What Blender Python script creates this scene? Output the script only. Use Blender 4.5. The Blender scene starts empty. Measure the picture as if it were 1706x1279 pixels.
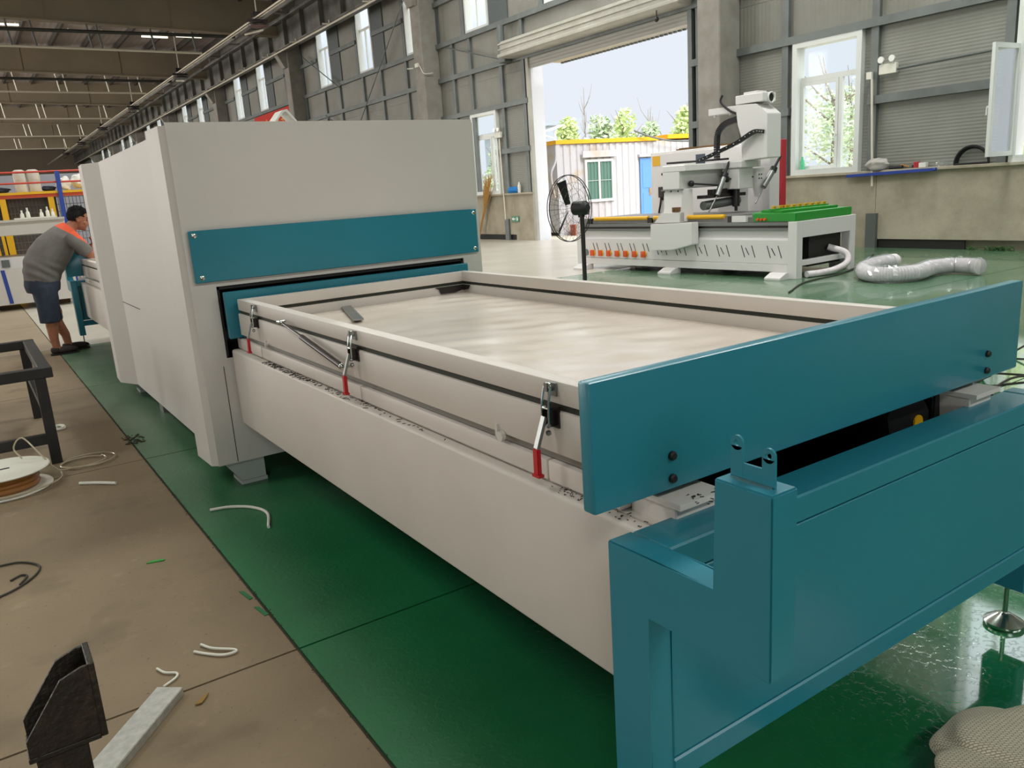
import bpy, bmesh, math, random
from mathutils import Vector, Matrix
rnd = random.Random(7)
sc = bpy.context.scene
COL = sc.collection
PI = math.pi

# ------------------------------------------------------------------ camera
F_PX, YAW, PITCH, ROLL, CAM_H = 1337.46, 0.5810683, 0.236033, -0.067365, 1.45
fw = Vector((math.sin(YAW)*math.cos(PITCH), math.cos(YAW)*math.cos(PITCH), -math.sin(PITCH)))
r0 = Vector((math.cos(YAW), -math.sin(YAW), 0)); u0 = r0.cross(fw)
rr = math.cos(ROLL)*r0 + math.sin(ROLL)*u0
uu = -math.sin(ROLL)*r0 + math.cos(ROLL)*u0
cam = bpy.data.objects.new('camera', bpy.data.cameras.new('camera'))
COL.objects.link(cam)
cam.matrix_world = Matrix(((rr.x, uu.x, -fw.x, 0), (rr.y, uu.y, -fw.y, 0), (rr.z, uu.z, -fw.z, CAM_H), (0, 0, 0, 1)))
cam.data.sensor_fit = 'HORIZONTAL'; cam.data.sensor_width = 36
cam.data.lens = F_PX*36/1706
cam.data.clip_start = 0.05; cam.data.clip_end = 400
sc.camera = cam

# ------------------------------------------------------------------ sky, added fill lamps, exposure
w = bpy.data.worlds.new('world'); sc.world = w; w.use_nodes = True
nt = w.node_tree; bg = nt.nodes['Background']
tc = nt.nodes.new('ShaderNodeTexCoord'); sep = nt.nodes.new('ShaderNodeSeparateXYZ')
rmp = nt.nodes.new('ShaderNodeValToRGB')
nt.links.new(tc.outputs['Generated'], sep.inputs[0]); nt.links.new(sep.outputs['Z'], rmp.inputs[0])
rmp.color_ramp.elements[0].position = 0.16; rmp.color_ramp.elements[0].color = (0.82, 0.87, 0.95, 1)
rmp.color_ramp.elements[1].position = 0.60; rmp.color_ramp.elements[1].color = (3.0, 3.1, 3.25, 1)
nt.links.new(rmp.outputs[0], bg.inputs[0]); bg.inputs[1].default_value = 1.0

def sun(energy, direction, angle, color=(1, 0.97, 0.92)):
    l = bpy.data.lights.new('yard_fill_sun', 'SUN'); l.energy = energy; l.angle = math.radians(angle); l.color = color
    o = bpy.data.objects.new('yard_fill_sun', l); COL.objects.link(o)
    o.rotation_euler = Vector(direction).to_track_quat('-Z', 'Y').to_euler()
sun(3.4, (0.12, 0.75, -0.62), 25)  # added lamp that brightens yard and trees; the sky is overcast

def area(name, loc, direction, sx, sy, power, color):
    l = bpy.data.lights.new(name, 'AREA'); l.shape = 'RECTANGLE'; l.size = sx; l.size_y = sy
    l.energy = power; l.color = color
    o = bpy.data.objects.new(name, l); COL.objects.link(o); o.location = loc
    o.rotation_euler = Vector(direction).to_track_quat('-Z', 'Z').to_euler()
# added fill lamps under the closed roof, over and behind the camera
for sy_ in (-8.0, 6.0, 17.0):
    for sx_, pw in ((-6.0, 360), (5.0, 520), (10.5, 420)):
        area('roof_fill', (sx_, sy_, 9.9), (0, 0, -1), 4.0, 1.6, pw, (0.97, 1.0, 0.96))
# unseen fill lamps added along the blank wall across the hall
for wy, pw in ((-6, 130), (8, 185), (22, 430), (36, 2200), (52, 2900), (68, 3000), (84, 3200)):
    area('side_fill', (-19.5, wy, 4.2), (1, 0, 0.03), 9.0, 5.0, pw, (1.0, 0.965, 0.92))
# one more added fill lamp, near the solid gable behind the camera
area('rear_fill', (-6, -14.5, 2.8), (0.25, 1, 0), 6.0, 4.6, 350, (0.92, 0.97, 1.0))
sc.view_settings.view_transform = 'Standard'
sc.view_settings.look = 'None'
sc.view_settings.gamma = 1.0
sc.view_settings.use_curve_mapping = False
sc.view_settings.exposure = 0.0

# ------------------------------------------------------------------ materials
def lin(c):
    c = c/255.0
    return c/12.92 if c <= 0.04045 else ((c+0.055)/1.055)**2.4
def rgb(t): return (lin(t[0]), lin(t[1]), lin(t[2]), 1)

def mat(name, col, rough=0.5, metal=0.0, col2=None, nscale=3.0, mix=(0.35, 0.65), bump=0.0, bscale=40.0,
        coat=0.0, emit=0.0, detail=6.0, stretch=None, rvar=0.0):
    m = bpy.data.materials.new(name); m.use_nodes = True
    t = m.node_tree; b = t.nodes['Principled BSDF']
    b.inputs['Base Color'].default_value = rgb(col)
    b.inputs['Roughness'].default_value = rough
    b.inputs['Metallic'].default_value = metal
    b.inputs['Coat Weight'].default_value = coat
    b.inputs['Coat Roughness'].default_value = 0.12
    geo = t.nodes.new('ShaderNodeNewGeometry'); src = geo.outputs['Position']
    if stretch:
        mp = t.nodes.new('ShaderNodeMapping'); mp.inputs['Scale'].default_value = stretch
        t.links.new(src, mp.inputs[0]); src = mp.outputs[0]
    if col2:
        n = t.nodes.new('ShaderNodeTexNoise'); n.inputs['Scale'].default_value = nscale
        n.inputs['Detail'].default_value = detail; n.inputs['Roughness'].default_value = 0.6
        t.links.new(src, n.inputs['Vector'])
        cr = t.nodes.new('ShaderNodeValToRGB')
        cr.color_ramp.elements[0].position = mix[0]; cr.color_ramp.elements[1].position = mix[1]
        cr.color_ramp.elements[0].color = rgb(col); cr.color_ramp.elements[1].color = rgb(col2)
        t.links.new(n.outputs['Fac'], cr.inputs[0]); t.links.new(cr.outputs[0], b.inputs['Base Color'])
        if rvar:
            mr = t.nodes.new('ShaderNodeMapRange'); mr.inputs['To Min'].default_value = rough-rvar; mr.inputs['To Max'].default_value = rough+rvar
            mr.inputs['From Min'].default_value = 0.3; mr.inputs['From Max'].default_value = 0.7
            t.links.new(n.outputs['Fac'], mr.inputs[0]); t.links.new(mr.outputs[0], b.inputs['Roughness'])
    if bump:
        n2 = t.nodes.new('ShaderNodeTexNoise'); n2.inputs['Scale'].default_value = bscale; n2.inputs['Detail'].default_value = 4
        t.links.new(src, n2.inputs['Vector'])
        bp = t.nodes.new('ShaderNodeBump'); bp.inputs['Strength'].default_value = bump; bp.inputs['Distance'].default_value = 0.02
        t.links.new(n2.outputs['Fac'], bp.inputs['Height']); t.links.new(bp.outputs[0], b.inputs['Normal'])
    if emit:
        b.inputs['Emission Color'].default_value = rgb(col); b.inputs['Emission Strength'].default_value = emit
    m.diffuse_color = rgb(col)
    return m

def ribbed(name, col, axis, period, rough=0.55, strength=0.35, col2=None):
    """sheet metal with fine ribs along one axis"""
    m = mat(name, col, rough, 0.0, col2, 1.2, (0.3, 0.7))
    t = m.node_tree; b = t.nodes['Principled BSDF']
    geo = t.nodes.new('ShaderNodeNewGeometry'); wv = t.nodes.new('ShaderNodeTexWave')
    wv.bands_direction = axis; wv.wave_profile = 'SIN'; wv.inputs['Scale'].default_value = 0.314/period
    wv.inputs['Distortion'].default_value = 0.0
    t.links.new(geo.outputs['Position'], wv.inputs['Vector'])
    bp = t.nodes.new('ShaderNodeBump'); bp.inputs['Strength'].default_value = strength; bp.inputs['Distance'].default_value = 0.01
    t.links.new(wv.outputs['Fac'], bp.inputs['Height']); t.links.new(bp.outputs[0], b.inputs['Normal'])
    return m

def glass_mat(name, tint=(252, 254, 254), gloss=0.008, haze=0.0):
    m = bpy.data.materials.new(name); m.use_nodes = True; t = m.node_tree
    t.nodes.remove(t.nodes['Principled BSDF']); out = t.nodes['Material Output']
    tr = t.nodes.new('ShaderNodeBsdfTransparent'); tr.inputs[0].default_value = rgb(tint)
    gl = t.nodes.new('ShaderNodeBsdfGlossy'); gl.inputs['Roughness'].default_value = 0.04
    mx = t.nodes.new('ShaderNodeMixShader'); mx.inputs[0].default_value = gloss
    t.links.new(tr.outputs[0], mx.inputs[1]); t.links.new(gl.outputs[0], mx.inputs[2])
    last = mx
    if haze:
        df = t.nodes.new('ShaderNodeBsdfTranslucent'); df.inputs[0].default_value = rgb((225, 235, 232))
        d2 = t.nodes.new('ShaderNodeBsdfDiffuse'); d2.inputs[0].default_value = rgb((215, 228, 225))
        ad = t.nodes.new('ShaderNodeMixShader'); t.links.new(df.outputs[0], ad.inputs[1]); t.links.new(d2.outputs[0], ad.inputs[2])
        m2 = t.nodes.new('ShaderNodeMixShader'); m2.inputs[0].default_value = haze
        t.links.new(mx.outputs[0], m2.inputs[1]); t.links.new(ad.outputs[0], m2.inputs[2]); last = m2
    t.links.new(last.outputs[0], out.inputs['Surface'])
    return m

def floor_green():
    m = mat('green_epoxy', (16, 92, 52), 0.22, 0, (34, 122, 74), 0.9, (0.3, 0.75), rvar=0.0)
    t = m.node_tree; b = t.nodes['Principled BSDF']
    geo = t.nodes.new('ShaderNodeNewGeometry'); sx = t.nodes.new('ShaderNodeSeparateXYZ')
    t.links.new(geo.outputs['Position'], sx.inputs[0])
    b.inputs['IOR'].default_value = 1.55; b.inputs['Coat Roughness'].default_value = 0.05; b.inputs['Coat IOR'].default_value = 1.8
    wet = t.nodes.new('ShaderNodeMapRange'); wet.inputs['From Min'].default_value = 0.9; wet.inputs['From Max'].default_value = 2.4
    wet.inputs['To Min'].default_value = 0.40; wet.inputs['To Max'].default_value = 0.03
    n = t.nodes.new('ShaderNodeTexNoise'); n.inputs['Scale'].default_value = 1.6; n.inputs['Detail'].default_value = 5
    t.links.new(geo.outputs['Position'], n.inputs['Vector'])
    ma = t.nodes.new('ShaderNodeMath'); ma.operation = 'MULTIPLY_ADD'; ma.inputs[1].default_value = 0.22
    cw = t.nodes.new('ShaderNodeMapRange'); cw.inputs['From Min'].default_value = 1.2; cw.inputs['From Max'].default_value = 2.3
    t.links.new(sx.outputs['X'], cw.inputs[0]); t.links.new(cw.outputs[0], b.inputs['Coat Weight'])
    dry = t.nodes.new('ShaderNodeMapRange'); dry.inputs['From Min'].default_value = 3.2; dry.inputs['From Max'].default_value = 5.2
    dry.inputs['To Max'].default_value = 0.24; t.links.new(sx.outputs['Y'], dry.inputs[0])
    mxr = t.nodes.new('ShaderNodeMath'); mxr.operation = 'MAXIMUM'
    t.links.new(sx.outputs['X'], wet.inputs[0])
    t.links.new(wet.outputs[0], mxr.inputs[0]); t.links.new(dry.outputs[0], mxr.inputs[1])
    cwy = t.nodes.new('ShaderNodeMapRange'); cwy.inputs['From Min'].default_value = 3.2; cwy.inputs['From Max'].default_value = 5.2
    cwy.inputs['To Min'].default_value = 1.0; cwy.inputs['To Max'].default_value = 0.30; t.links.new(sx.outputs['Y'], cwy.inputs[0])
    mcw = t.nodes.new('ShaderNodeMath'); mcw.operation = 'MULTIPLY'
    t.links.new(cw.outputs[0], mcw.inputs[0]); t.links.new(cwy.outputs[0], mcw.inputs[1]); t.links.new(mcw.outputs[0], b.inputs['Coat Weight'])
    t.links.new(n.outputs['Fac'], ma.inputs[0]); t.links.new(mxr.outputs[0], ma.inputs[2])
    sb = t.nodes.new('ShaderNodeMath'); sb.operation = 'SUBTRACT'; sb.inputs[1].default_value = 0.09
    t.links.new(ma.outputs[0], sb.inputs[0]); t.links.new(sb.outputs[0], b.inputs['Roughness'])
    # reflection haze painted in with trodden grey dust, away from the washed end
    dm = t.nodes.new('ShaderNodeMapRange'); dm.inputs['From Min'].default_value = 3.6; dm.inputs['From Max'].default_value = 6.2; dm.inputs['To Max'].default_value = 0.95
    dn = t.nodes.new('ShaderNodeTexNoise'); dn.inputs['Scale'].default_value = 0.9; dn.inputs['Detail'].default_value = 6
    t.links.new(geo.outputs['Position'], dn.inputs['Vector']); t.links.new(sx.outputs['Y'], dm.inputs[0])
    dmul = t.nodes.new('ShaderNodeMath'); dmul.operation = 'MULTIPLY'; t.links.new(dm.outputs[0], dmul.inputs[0]); t.links.new(dn.outputs['Fac'], dmul.inputs[1])
    dx = t.nodes.new('ShaderNodeMix'); dx.data_type = 'RGBA'; t.links.new(dmul.outputs[0], dx.inputs[0])
    t.links.new(b.inputs['Base Color'].links[0].from_socket, dx.inputs[6]); dx.inputs[7].default_value = rgb((128, 136, 118)); t.links.new(dx.outputs[2], b.inputs['Base Color'])
    n2 = t.nodes.new('ShaderNodeTexNoise'); n2.inputs['Scale'].default_value = 38; n2.inputs['Detail'].default_value = 3
    t.links.new(geo.outputs['Position'], n2.inputs['Vector'])
    cr = t.nodes.new('ShaderNodeValToRGB'); cr.color_ramp.elements[0].position = 0.52; cr.color_ramp.elements[1].position = 0.62
    t.links.new(n2.outputs['Fac'], cr.inputs[0])
    bp = t.nodes.new('ShaderNodeBump'); bp.inputs['Strength'].default_value = 0.15; bp.inputs['Distance'].default_value = 0.004
    t.links.new(cr.outputs[0], bp.inputs['Height']); t.links.new(bp.outputs[0], b.inputs['Normal'])
    return m

def floor_concrete():
    m = mat('worn_concrete', (116, 100, 77), 0.72, 0, (137, 119, 93), 1.1, (0.25, 0.75), bump=0.12, bscale=60)
    t = m.node_tree; b = t.nodes['Principled BSDF']
    geo = t.nodes.new('ShaderNodeNewGeometry')
    base = b.inputs['Base Color'].links[0].from_socket
    last = base
    for scl, lo, hi, colr in ((2.6, 0.56, 0.72, (88, 74, 55)), (60, 0.66, 0.72, (70, 58, 42)), (9, 0.62, 0.80, (152, 137, 111))):
        n = t.nodes.new('ShaderNodeTexNoise'); n.inputs['Scale'].default_value = scl; n.inputs['Detail'].default_value = 5
        t.links.new(geo.outputs['Position'], n.inputs['Vector'])
        mr = t.nodes.new('ShaderNodeMapRange'); mr.inputs['From Min'].default_value = lo; mr.inputs['From Max'].default_value = hi
        mr.inputs['To Max'].default_value = 0.6
        t.links.new(n.outputs['Fac'], mr.inputs[0])
        mx = t.nodes.new('ShaderNodeMix'); mx.data_type = 'RGBA'
        t.links.new(mr.outputs[0], mx.inputs[0]); t.links.new(last, mx.inputs[6]); mx.inputs[7].default_value = rgb(colr)
        last = mx.outputs[2]
    t.links.new(last, b.inputs['Base Color'])
    return m

def weave_mat():
    m = mat('woven_cloth', (244, 232, 206), 0.95, 0, (228, 214, 188), 2.5)
    t = m.node_tree; b = t.nodes['Principled BSDF']
    geo = t.nodes.new('ShaderNodeNewGeometry'); mp = t.nodes.new('ShaderNodeMapping'); mp.inputs['Rotation'].default_value = (0.4, 0.3, 0.8)
    t.links.new(geo.outputs['Position'], mp.inputs[0])
    ck = t.nodes.new('ShaderNodeTexBrick'); ck.inputs['Scale'].default_value = 42
    ck.inputs['Color1'].default_value = (1, 1, 1, 1); ck.inputs['Color2'].default_value = (0.8, 0.8, 0.8, 1); ck.inputs['Mortar'].default_value = (0, 0, 0, 1)
    ck.inputs['Mortar Size'].default_value = 0.05
    t.links.new(mp.outputs[0], ck.inputs['Vector'])
    mxx = t.nodes.new('ShaderNodeMix'); mxx.data_type = 'RGBA'; mxx.blend_type = 'MULTIPLY'; mxx.inputs[0].default_value = 0.55
    t.links.new(b.inputs['Base Color'].links[0].from_socket, mxx.inputs[6]); t.links.new(ck.outputs['Color'], mxx.inputs[7]); t.links.new(mxx.outputs[2], b.inputs['Base Color'])
    bp = t.nodes.new('ShaderNodeBump'); bp.inputs['Strength'].default_value = 1.0; bp.inputs['Distance'].default_value = 0.006
    t.links.new(ck.outputs['Color'], bp.inputs['Height']); t.links.new(bp.outputs[0], b.inputs['Normal'])
    return m

M = {}
M['white'] = mat('white_enamel', (212, 206, 199), 0.5, col2=(207, 201, 194), nscale=0.8)
M['white_low'] = mat('cream_enamel', (217, 209, 201), 0.5, col2=(210, 201, 192), nscale=1.0)
M['teal'] = mat('teal_enamel', (36, 123, 142), 0.30, coat=0.15, col2=(40, 129, 148), nscale=1.2)
M['dark'] = mat('dark_interior', (30, 28, 26), 0.7)
M['gasket'] = mat('black_gasket', (38, 40, 28), 0.7)
M['membrane'] = mat('silicone_membrane', (218, 202, 188), 0.24, coat=0.3, col2=(230, 218, 208), nscale=2.2, bump=0.12, bscale=9)
M['chrome'] = mat('chrome_steel', (190, 195, 190), 0.18, 1.0)
M['steel'] = mat('zinc_steel', (150, 152, 150), 0.35, 0.9)
M['dark_steel'] = mat('dark_steel', (62, 58, 58), 0.3, 0.7)
M['red_grip'] = mat('red_rubber', (190, 28, 34), 0.5)
M['black'] = mat('black_plastic', (22, 22, 24), 0.5)
M['black_steel'] = mat('black_paint', (26, 25, 25), 0.55, col2=(40, 37, 34), nscale=9)
M['raw_steel'] = mat('oily_mill_steel', (44, 38, 32), 0.45, 0.35, (74, 64, 52), 14, (0.5, 0.75), bump=0.3, bscale=60)
M['alu'] = mat('aluminium_bar', (176, 176, 168), 0.42, 0.5, (200, 200, 192), 12, stretch=(3, 3, 3))
M['green_floor'] = floor_green()
M['conc_floor'] = floor_concrete()
M['gate_lit_conc'] = mat('gate_lit_concrete', (196, 188, 176), 0.32, 0, (178, 170, 156), 0.8, (0.3, 0.7))  # light and reflections from the gate put into the slab colour
M['mid_conc'] = mat('buff_concrete', (142, 126, 104), 0.5, 0, (160, 144, 122), 0.9, (0.3, 0.7))  # weaker gate light painted into the far left slabs
M['foot'] = mat('grey_foot', (172, 178, 172), 0.5)
M['paint'] = mat('floor_paint', (20, 104, 60), 0.5)
M['joint'] = mat('dirt_joint', (62, 56, 42), 0.9)
M['conc_col'] = mat('grey_concrete', (150, 146, 138), 0.85, 0, (132, 127, 118), 2.2, bump=0.2, bscale=18)
M['plinth'] = mat('stained_plaster', (180, 171, 152), 0.9, 0, (142, 133, 112), 1.3, (0.35, 0.72), bump=0.12, bscale=25)
M['panel_h'] = ribbed('ribbed_panel_level', (138, 138, 131), 'Z', 0.055, col2=(126, 126, 117))
M['panel_v'] = ribbed('ribbed_panel_upright', (134, 133, 125), 'Y', 0.09, col2=(120, 118, 108))
M['girt'] = mat('galvanised_girt', (112, 118, 116), 0.5, 0.2, (98, 102, 100), 2)
M['roof'] = ribbed('roof_sheet', (190, 180, 176), 'X', 0.25, strength=0.8, col2=(170, 162, 156))
M['beam'] = mat('roof_beam_paint', (150, 136, 114), 0.7, 0, (134, 124, 106), 0.5)
M['purlin'] = mat('dark_purlin', (70, 66, 60), 0.6)
M['gable'] = mat('brown_gable', (120, 108, 92), 0.8)
M['wall_band'] = mat('dark_band_sheet', (84, 90, 90), 0.6)
M['runway'] = mat('crane_steel', (120, 119, 112), 0.6, 0.1, (80, 78, 72), 1.0)
M['pipe'] = mat('galvanised_pipe', (228, 222, 204), 0.4, 0.3)
M['pipe_dark'] = mat('sprinkler_pipe', (52, 52, 46), 0.5)
M['win'] = mat('white_window_frame', (214, 216, 212), 0.4)
M['glass'] = glass_mat('clear_pane')
M['glass_haze'] = glass_mat('dusty_pane', gloss=0.45, haze=0.12)
M['door_sheet'] = ribbed('roller_curtain', (168, 167, 160), 'Z', 0.08, strength=0.6)
M['door_box'] = mat('door_housing', (176, 174, 164), 0.45, col2=(160, 157, 146), nscale=2)
M['jamb'] = mat('white_jamb', (226, 226, 232), 0.5)
M['router'] = mat('router_enamel', (222, 218, 217), 0.4, coat=0.15)
M['router_grey'] = mat('router_rail', (120, 124, 122), 0.35, 0.5)
M['router_bed'] = mat('router_bed', (132, 130, 126), 0.5, col2=(116, 114, 112), nscale=6)
M['yellow'] = mat('yellow_paint', (226, 172, 24), 0.45)
M['orange'] = mat('orange_plastic', (226, 82, 26), 0.4)
M['green_mag'] = mat('green_plastic', (32, 142, 44), 0.4)
M['green_sign'] = mat('exit_green', (20, 120, 80), 0.4)
M['navy'] = mat('navy_plate', (52, 66, 84), 0.4)
M['blue'] = mat('blue_paint', (40, 66, 150), 0.5)
M['light_blue'] = mat('blue_door', (96, 146, 214), 0.6)
M['rust_white'] = mat('rusty_white_sheet', (192, 190, 194), 0.75, 0, (186, 160, 124), 0.9, (0.55, 0.72))
M['yellow_trim'] = mat('yellow_trim', (240, 172, 20), 0.6)
M['red_post'] = mat('red_paint', (176, 40, 52), 0.5)
M['skin'] = mat('skin', (168, 112, 84), 0.5, col2=(156, 100, 74), nscale=20)
M['hair'] = mat('black_hair', (13, 11, 10), 0.75, bump=0.8, bscale=130)
M['shirt'] = mat('grey_knit', (118, 114, 110), 0.9, col2=(106, 102, 98), nscale=8)
M['shirt_orange'] = mat('orange_knit', (226, 92, 58), 0.85)
M['denim'] = mat('denim', (48, 58, 74), 0.9, col2=(40, 48, 62), nscale=14)
M['shoe'] = mat('dark_canvas', (48, 38, 36), 0.8)
M['clear_tube'] = mat('cloudy_tube', (178, 166, 140), 0.25, coat=0.4)
M['hose'] = mat('pale_duct', (232, 224, 226), 0.35, col2=(214, 206, 208), nscale=12)
M['film'] = glass_mat('thin_film', tint=(250, 250, 252), gloss=0.12, haze=0.12)
M['amber'] = mat('amber_tubing', (150, 96, 40), 0.35, coat=0.3)
M['paper'] = mat('white_paper', (226, 226, 220), 0.7)
M['plastic_w'] = mat('white_plastic', (220, 218, 205), 0.5)
M['cable'] = mat('dark_cable', (44, 40, 30), 0.6)
M['leaf_brown'] = mat('dry_leaf', (140, 110, 50), 0.8)
M['weave'] = weave_mat()
M['rack_orange'] = mat('rack_orange', (206, 78, 40), 0.5)
M['rack_red'] = mat('rail_red', (196, 66, 50), 0.5)
M['rack_mesh'] = mat('rack_mesh', (92, 82, 74), 0.8)
M['wrap'] = mat('wrapped_roll', (206, 202, 192), 0.6, bump=0.5, bscale=14)
M['part_wall'] = ribbed('partition_sheet', (166, 166, 176), 'X', 0.3, strength=0.6)
M['wood'] = mat('pallet_wood', (124, 92, 52), 0.8, col2=(104, 76, 44), nscale=8)
M['leaf'] = mat('leaf_green', (190, 210, 140), 0.8, col2=(214, 226, 170), nscale=1.5)
M['leaf2'] = mat('leaf_grey_green', (178, 198, 160), 0.8, col2=(206, 218, 190), nscale=1.5)
M['bark'] = mat('bark', (140, 130, 118), 0.9)
M['ground'] = mat('pale_yard', (206, 198, 182), 0.9, col2=(190, 182, 164), nscale=0.6)
M['grey_panel'] = mat('grey_panel', (150, 160, 168), 0.4)
M['red_cloth'] = mat('red_banner', (190, 44, 30), 0.8)
M['straw'] = mat('straw', (182, 140, 76), 0.9, col2=(160, 118, 60), nscale=30)
M['bag'] = mat('grey_bag', (176, 170, 164), 0.6, bump=0.6, bscale=12)
M['rubber'] = mat('tyre_rubber', (26, 26, 28), 0.7)
M['lamp_white'] = mat('lamp_tube', (250, 246, 226), 0.4, emit=1.2)
M['lens'] = mat('lamp_lens', (236, 236, 230), 0.2)
M['bottle'] = mat('green_bottle', (90, 190, 140), 0.2)
M['curtain'] = mat('green_curtain', (86, 124, 112), 0.8)
M['galv'] = mat('galvanised_socket', (104, 108, 106), 0.5, 0.3)
M['shavings'] = mat('black_shavings', (30, 27, 24), 0.6)
M['screen'] = mat('phone_blue', (40, 60, 120), 0.3)

# ------------------------------------------------------------------ object helpers
ORG = {}
def link(o, parent=None, label=None, cat=None, group=None, kind=None):
    COL.objects.link(o)
    if parent is not None: o.parent = parent
    for k, v in (('label', label), ('category', cat), ('group', group), ('kind', kind)):
        if v: o[k] = v
    return o
def thing(name, label, cat, loc=(0, 0, 0), rotz=0.0, group=None, kind=None):
    o = bpy.data.objects.new(name, None); o.empty_display_size = 0.1
    link(o, None, label, cat, group, kind); o.location = loc; o.rotation_euler = (0, 0, rotz)
    ORG[o] = (Vector(loc), rotz)
    return o
def tag(o, label=None, cat=None, group=None, kind=None):
    for k, v in (('label', label), ('category', cat), ('group', group), ('kind', kind)):
        if v: o[k] = v
    return o

class MB:
    """collects solids in world (or the thing's local) coordinates and links them as one mesh"""
    def __init__(s): s.bm = bmesh.new()
    def box(s, x0, y0, z0, x1, y1, z1, bev=0.0, seg=1):
        if x1 < x0: x0, x1 = x1, x0
        if y1 < y0: y0, y1 = y1, y0
        if z1 < z0: z0, z1 = z1, z0
        v = [s.bm.verts.new(p) for p in ((x0,y0,z0),(x1,y0,z0),(x1,y1,z0),(x0,y1,z0),(x0,y0,z1),(x1,y0,z1),(x1,y1,z1),(x0,y1,z1))]
        fs = [s.bm.faces.new([v[i] for i in q]) for q in ((3,2,1,0),(4,5,6,7),(0,1,5,4),(1,2,6,5),(2,3,7,6),(3,0,4,7))]
        if bev: 
            es = list({e for f in fs for e in f.edges})
            bmesh.ops.bevel(s.bm, geom=es, offset=bev, segments=seg, affect='EDGES', profile=0.5, clamp_overlap=True)
        return s
    def bar(s, a, b, wd, ht, up=(0, 0, 1), bev=0.0):
        a, b = Vector(a), Vector(b); d = (b-a); L = d.length; d.normalize()
        up = Vector(up)
        if abs(d.dot(up)) > 0.98: up = Vector((1, 0, 0))
        x = d.cross(up).normalized(); y = x.cross(d).normalized()
        P = []
        for q in (a, b):
            for sx, sy in ((-1,-1),(1,-1),(1,1),(-1,1)): P.append(s.bm.verts.new(q + x*sx*wd/2 + y*sy*ht/2))
        fs = [s.bm.faces.new([P[i] for i in q]) for q in ((0,1,2,3),(7,6,5,4),(0,4,5,1),(1,5,6,2),(2,6,7,3),(3,7,4,0))]
        if bev:
            es = list({e for f in fs for e in f.edges})
            bmesh.ops.bevel(s.bm, geom=es, offset=bev, segments=2, affect='EDGES')
        return s
    def tube(s, pts, r, n=8, closed=False, radii=None):
        pts = [Vector(p) for p in pts]; N = len(pts); rings = []
        up = Vector((0, 0, 1)); prev = None
        for i, p in enumerate(pts):
            if closed: d = pts[(i+1) % N] - pts[i-1]
            else: d = pts[min(i+1, N-1)] - pts[max(i-1, 0)]
            if d.length < 1e-9: d = Vector((0, 0, 1))
            d.normalize()
            if prev is None:
                x = d.cross(up if abs(d.z) < 0.95 else Vector((1, 0, 0))).normalized()
            else:
                x = (prev - d*prev.dot(d))
                x = x.normalized() if x.length > 1e-6 else d.cross(up).normalized()
            prev = x; y = d.cross(x)
            rad = radii[i] if radii else r
            rings.append([s.bm.verts.new(p + (x*math.cos(2*PI*k/n) + y*math.sin(2*PI*k/n))*rad) for k in range(n)])
        m = N if closed else N-1
        for i in range(m):
            A, B = rings[i], rings[(i+1) % N]
            for k in range(n): s.bm.faces.new((A[k], A[(k+1) % n], B[(k+1) % n], B[k]))
        if not closed:
            s.bm.faces.new(rings[0][::-1]); s.bm.faces.new(rings[-1])
        return s
    def cyl(s, a, b, r, n=16, r2=None):
        return s.tube([a, b], r, n, radii=[r, r if r2 is None else r2])
    def lathe(s, c, prof, n=20, axis='Z'):
        """prof: list of (radius, height) from c"""
        c = Vector(c); rings = []
        for (r, h) in prof:
            ring = []
            for k in range(n):
                a = 2*PI*k/n
                p = {'Z': Vector((r*math.cos(a), r*math.sin(a), h)), 'X': Vector((h, r*math.cos(a), r*math.sin(a))), 'Y': Vector((r*math.cos(a), h, r*math.sin(a)))}[axis]
                ring.append(s.bm.verts.new(c+p))
            rings.append(ring)
        for A, B in zip(rings, rings[1:]):
            for k in range(n): s.bm.faces.new((A[k], A[(k+1) % n], B[(k+1) % n], B[k]))
        s.bm.faces.new(rings[0][::-1]); s.bm.faces.new(rings[-1])
        return s
    def prism(s, poly, axis, a, b, bev=0.0):
        """poly in the plane across axis; extruded from a to b"""
        def P(q, t):
            return {'X': (t, q[0], q[1]), 'Y': (q[0], t, q[1]), 'Z': (q[0], q[1], t)}[axis]
        A = [s.bm.verts.new(P(q, a)) for q in poly]; B = [s.bm.verts.new(P(q, b)) for q in poly]; n = len(poly)
        fs = [s.bm.faces.new(A[::-1]), s.bm.faces.new(B)]
        for k in range(n): fs.append(s.bm.faces.new((A[k], A[(k+1) % n], B[(k+1) % n], B[k])))
        if bev:
            es = list({e for f in fs for e in f.edges})
            bmesh.ops.bevel(s.bm, geom=es, offset=bev, segments=2, affect='EDGES')
        return s
    def ball(s, c, r, sub=2, scale=(1, 1, 1)):
        mt = Matrix.Translation(Vector(c)) @ Matrix.Diagonal((scale[0], scale[1], scale[2], 1))
        bmesh.ops.create_icosphere(s.bm, subdivisions=sub, radius=r, matrix=mt)
        return s
    def quad(s, *p):
        s.bm.faces.new([s.bm.verts.new(q) for q in p]); return s
    def build(s, name, m, parent=None, label=None, cat=None, group=None, kind=None, local=False, mirror=None, smooth=True, origin=None, sharp=0.6):
        bm = s.bm
        if mirror is not None:
            for v in bm.verts: v.co.y = mirror*2 - v.co.y
        bmesh.ops.recalc_face_normals(bm, faces=bm.faces)
        loc = Vector((0, 0, 0)); rz = 0
        if parent is not None and not local:
            loc, rz = ORG.get(parent, (loc, 0))
        own = None
        if parent is None:
            if origin is None:
                xs = [v.co for v in bm.verts]
                lo = Vector((min(v.x for v in xs), min(v.y for v in xs), min(v.z for v in xs))); hi = Vector((max(v.x for v in xs), max(v.y for v in xs), max(v.z for v in xs)))
                own = Vector(((lo.x+hi.x)/2, (lo.y+hi.y)/2, lo.z))
            else: own = Vector(origin)
            loc = own
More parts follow.
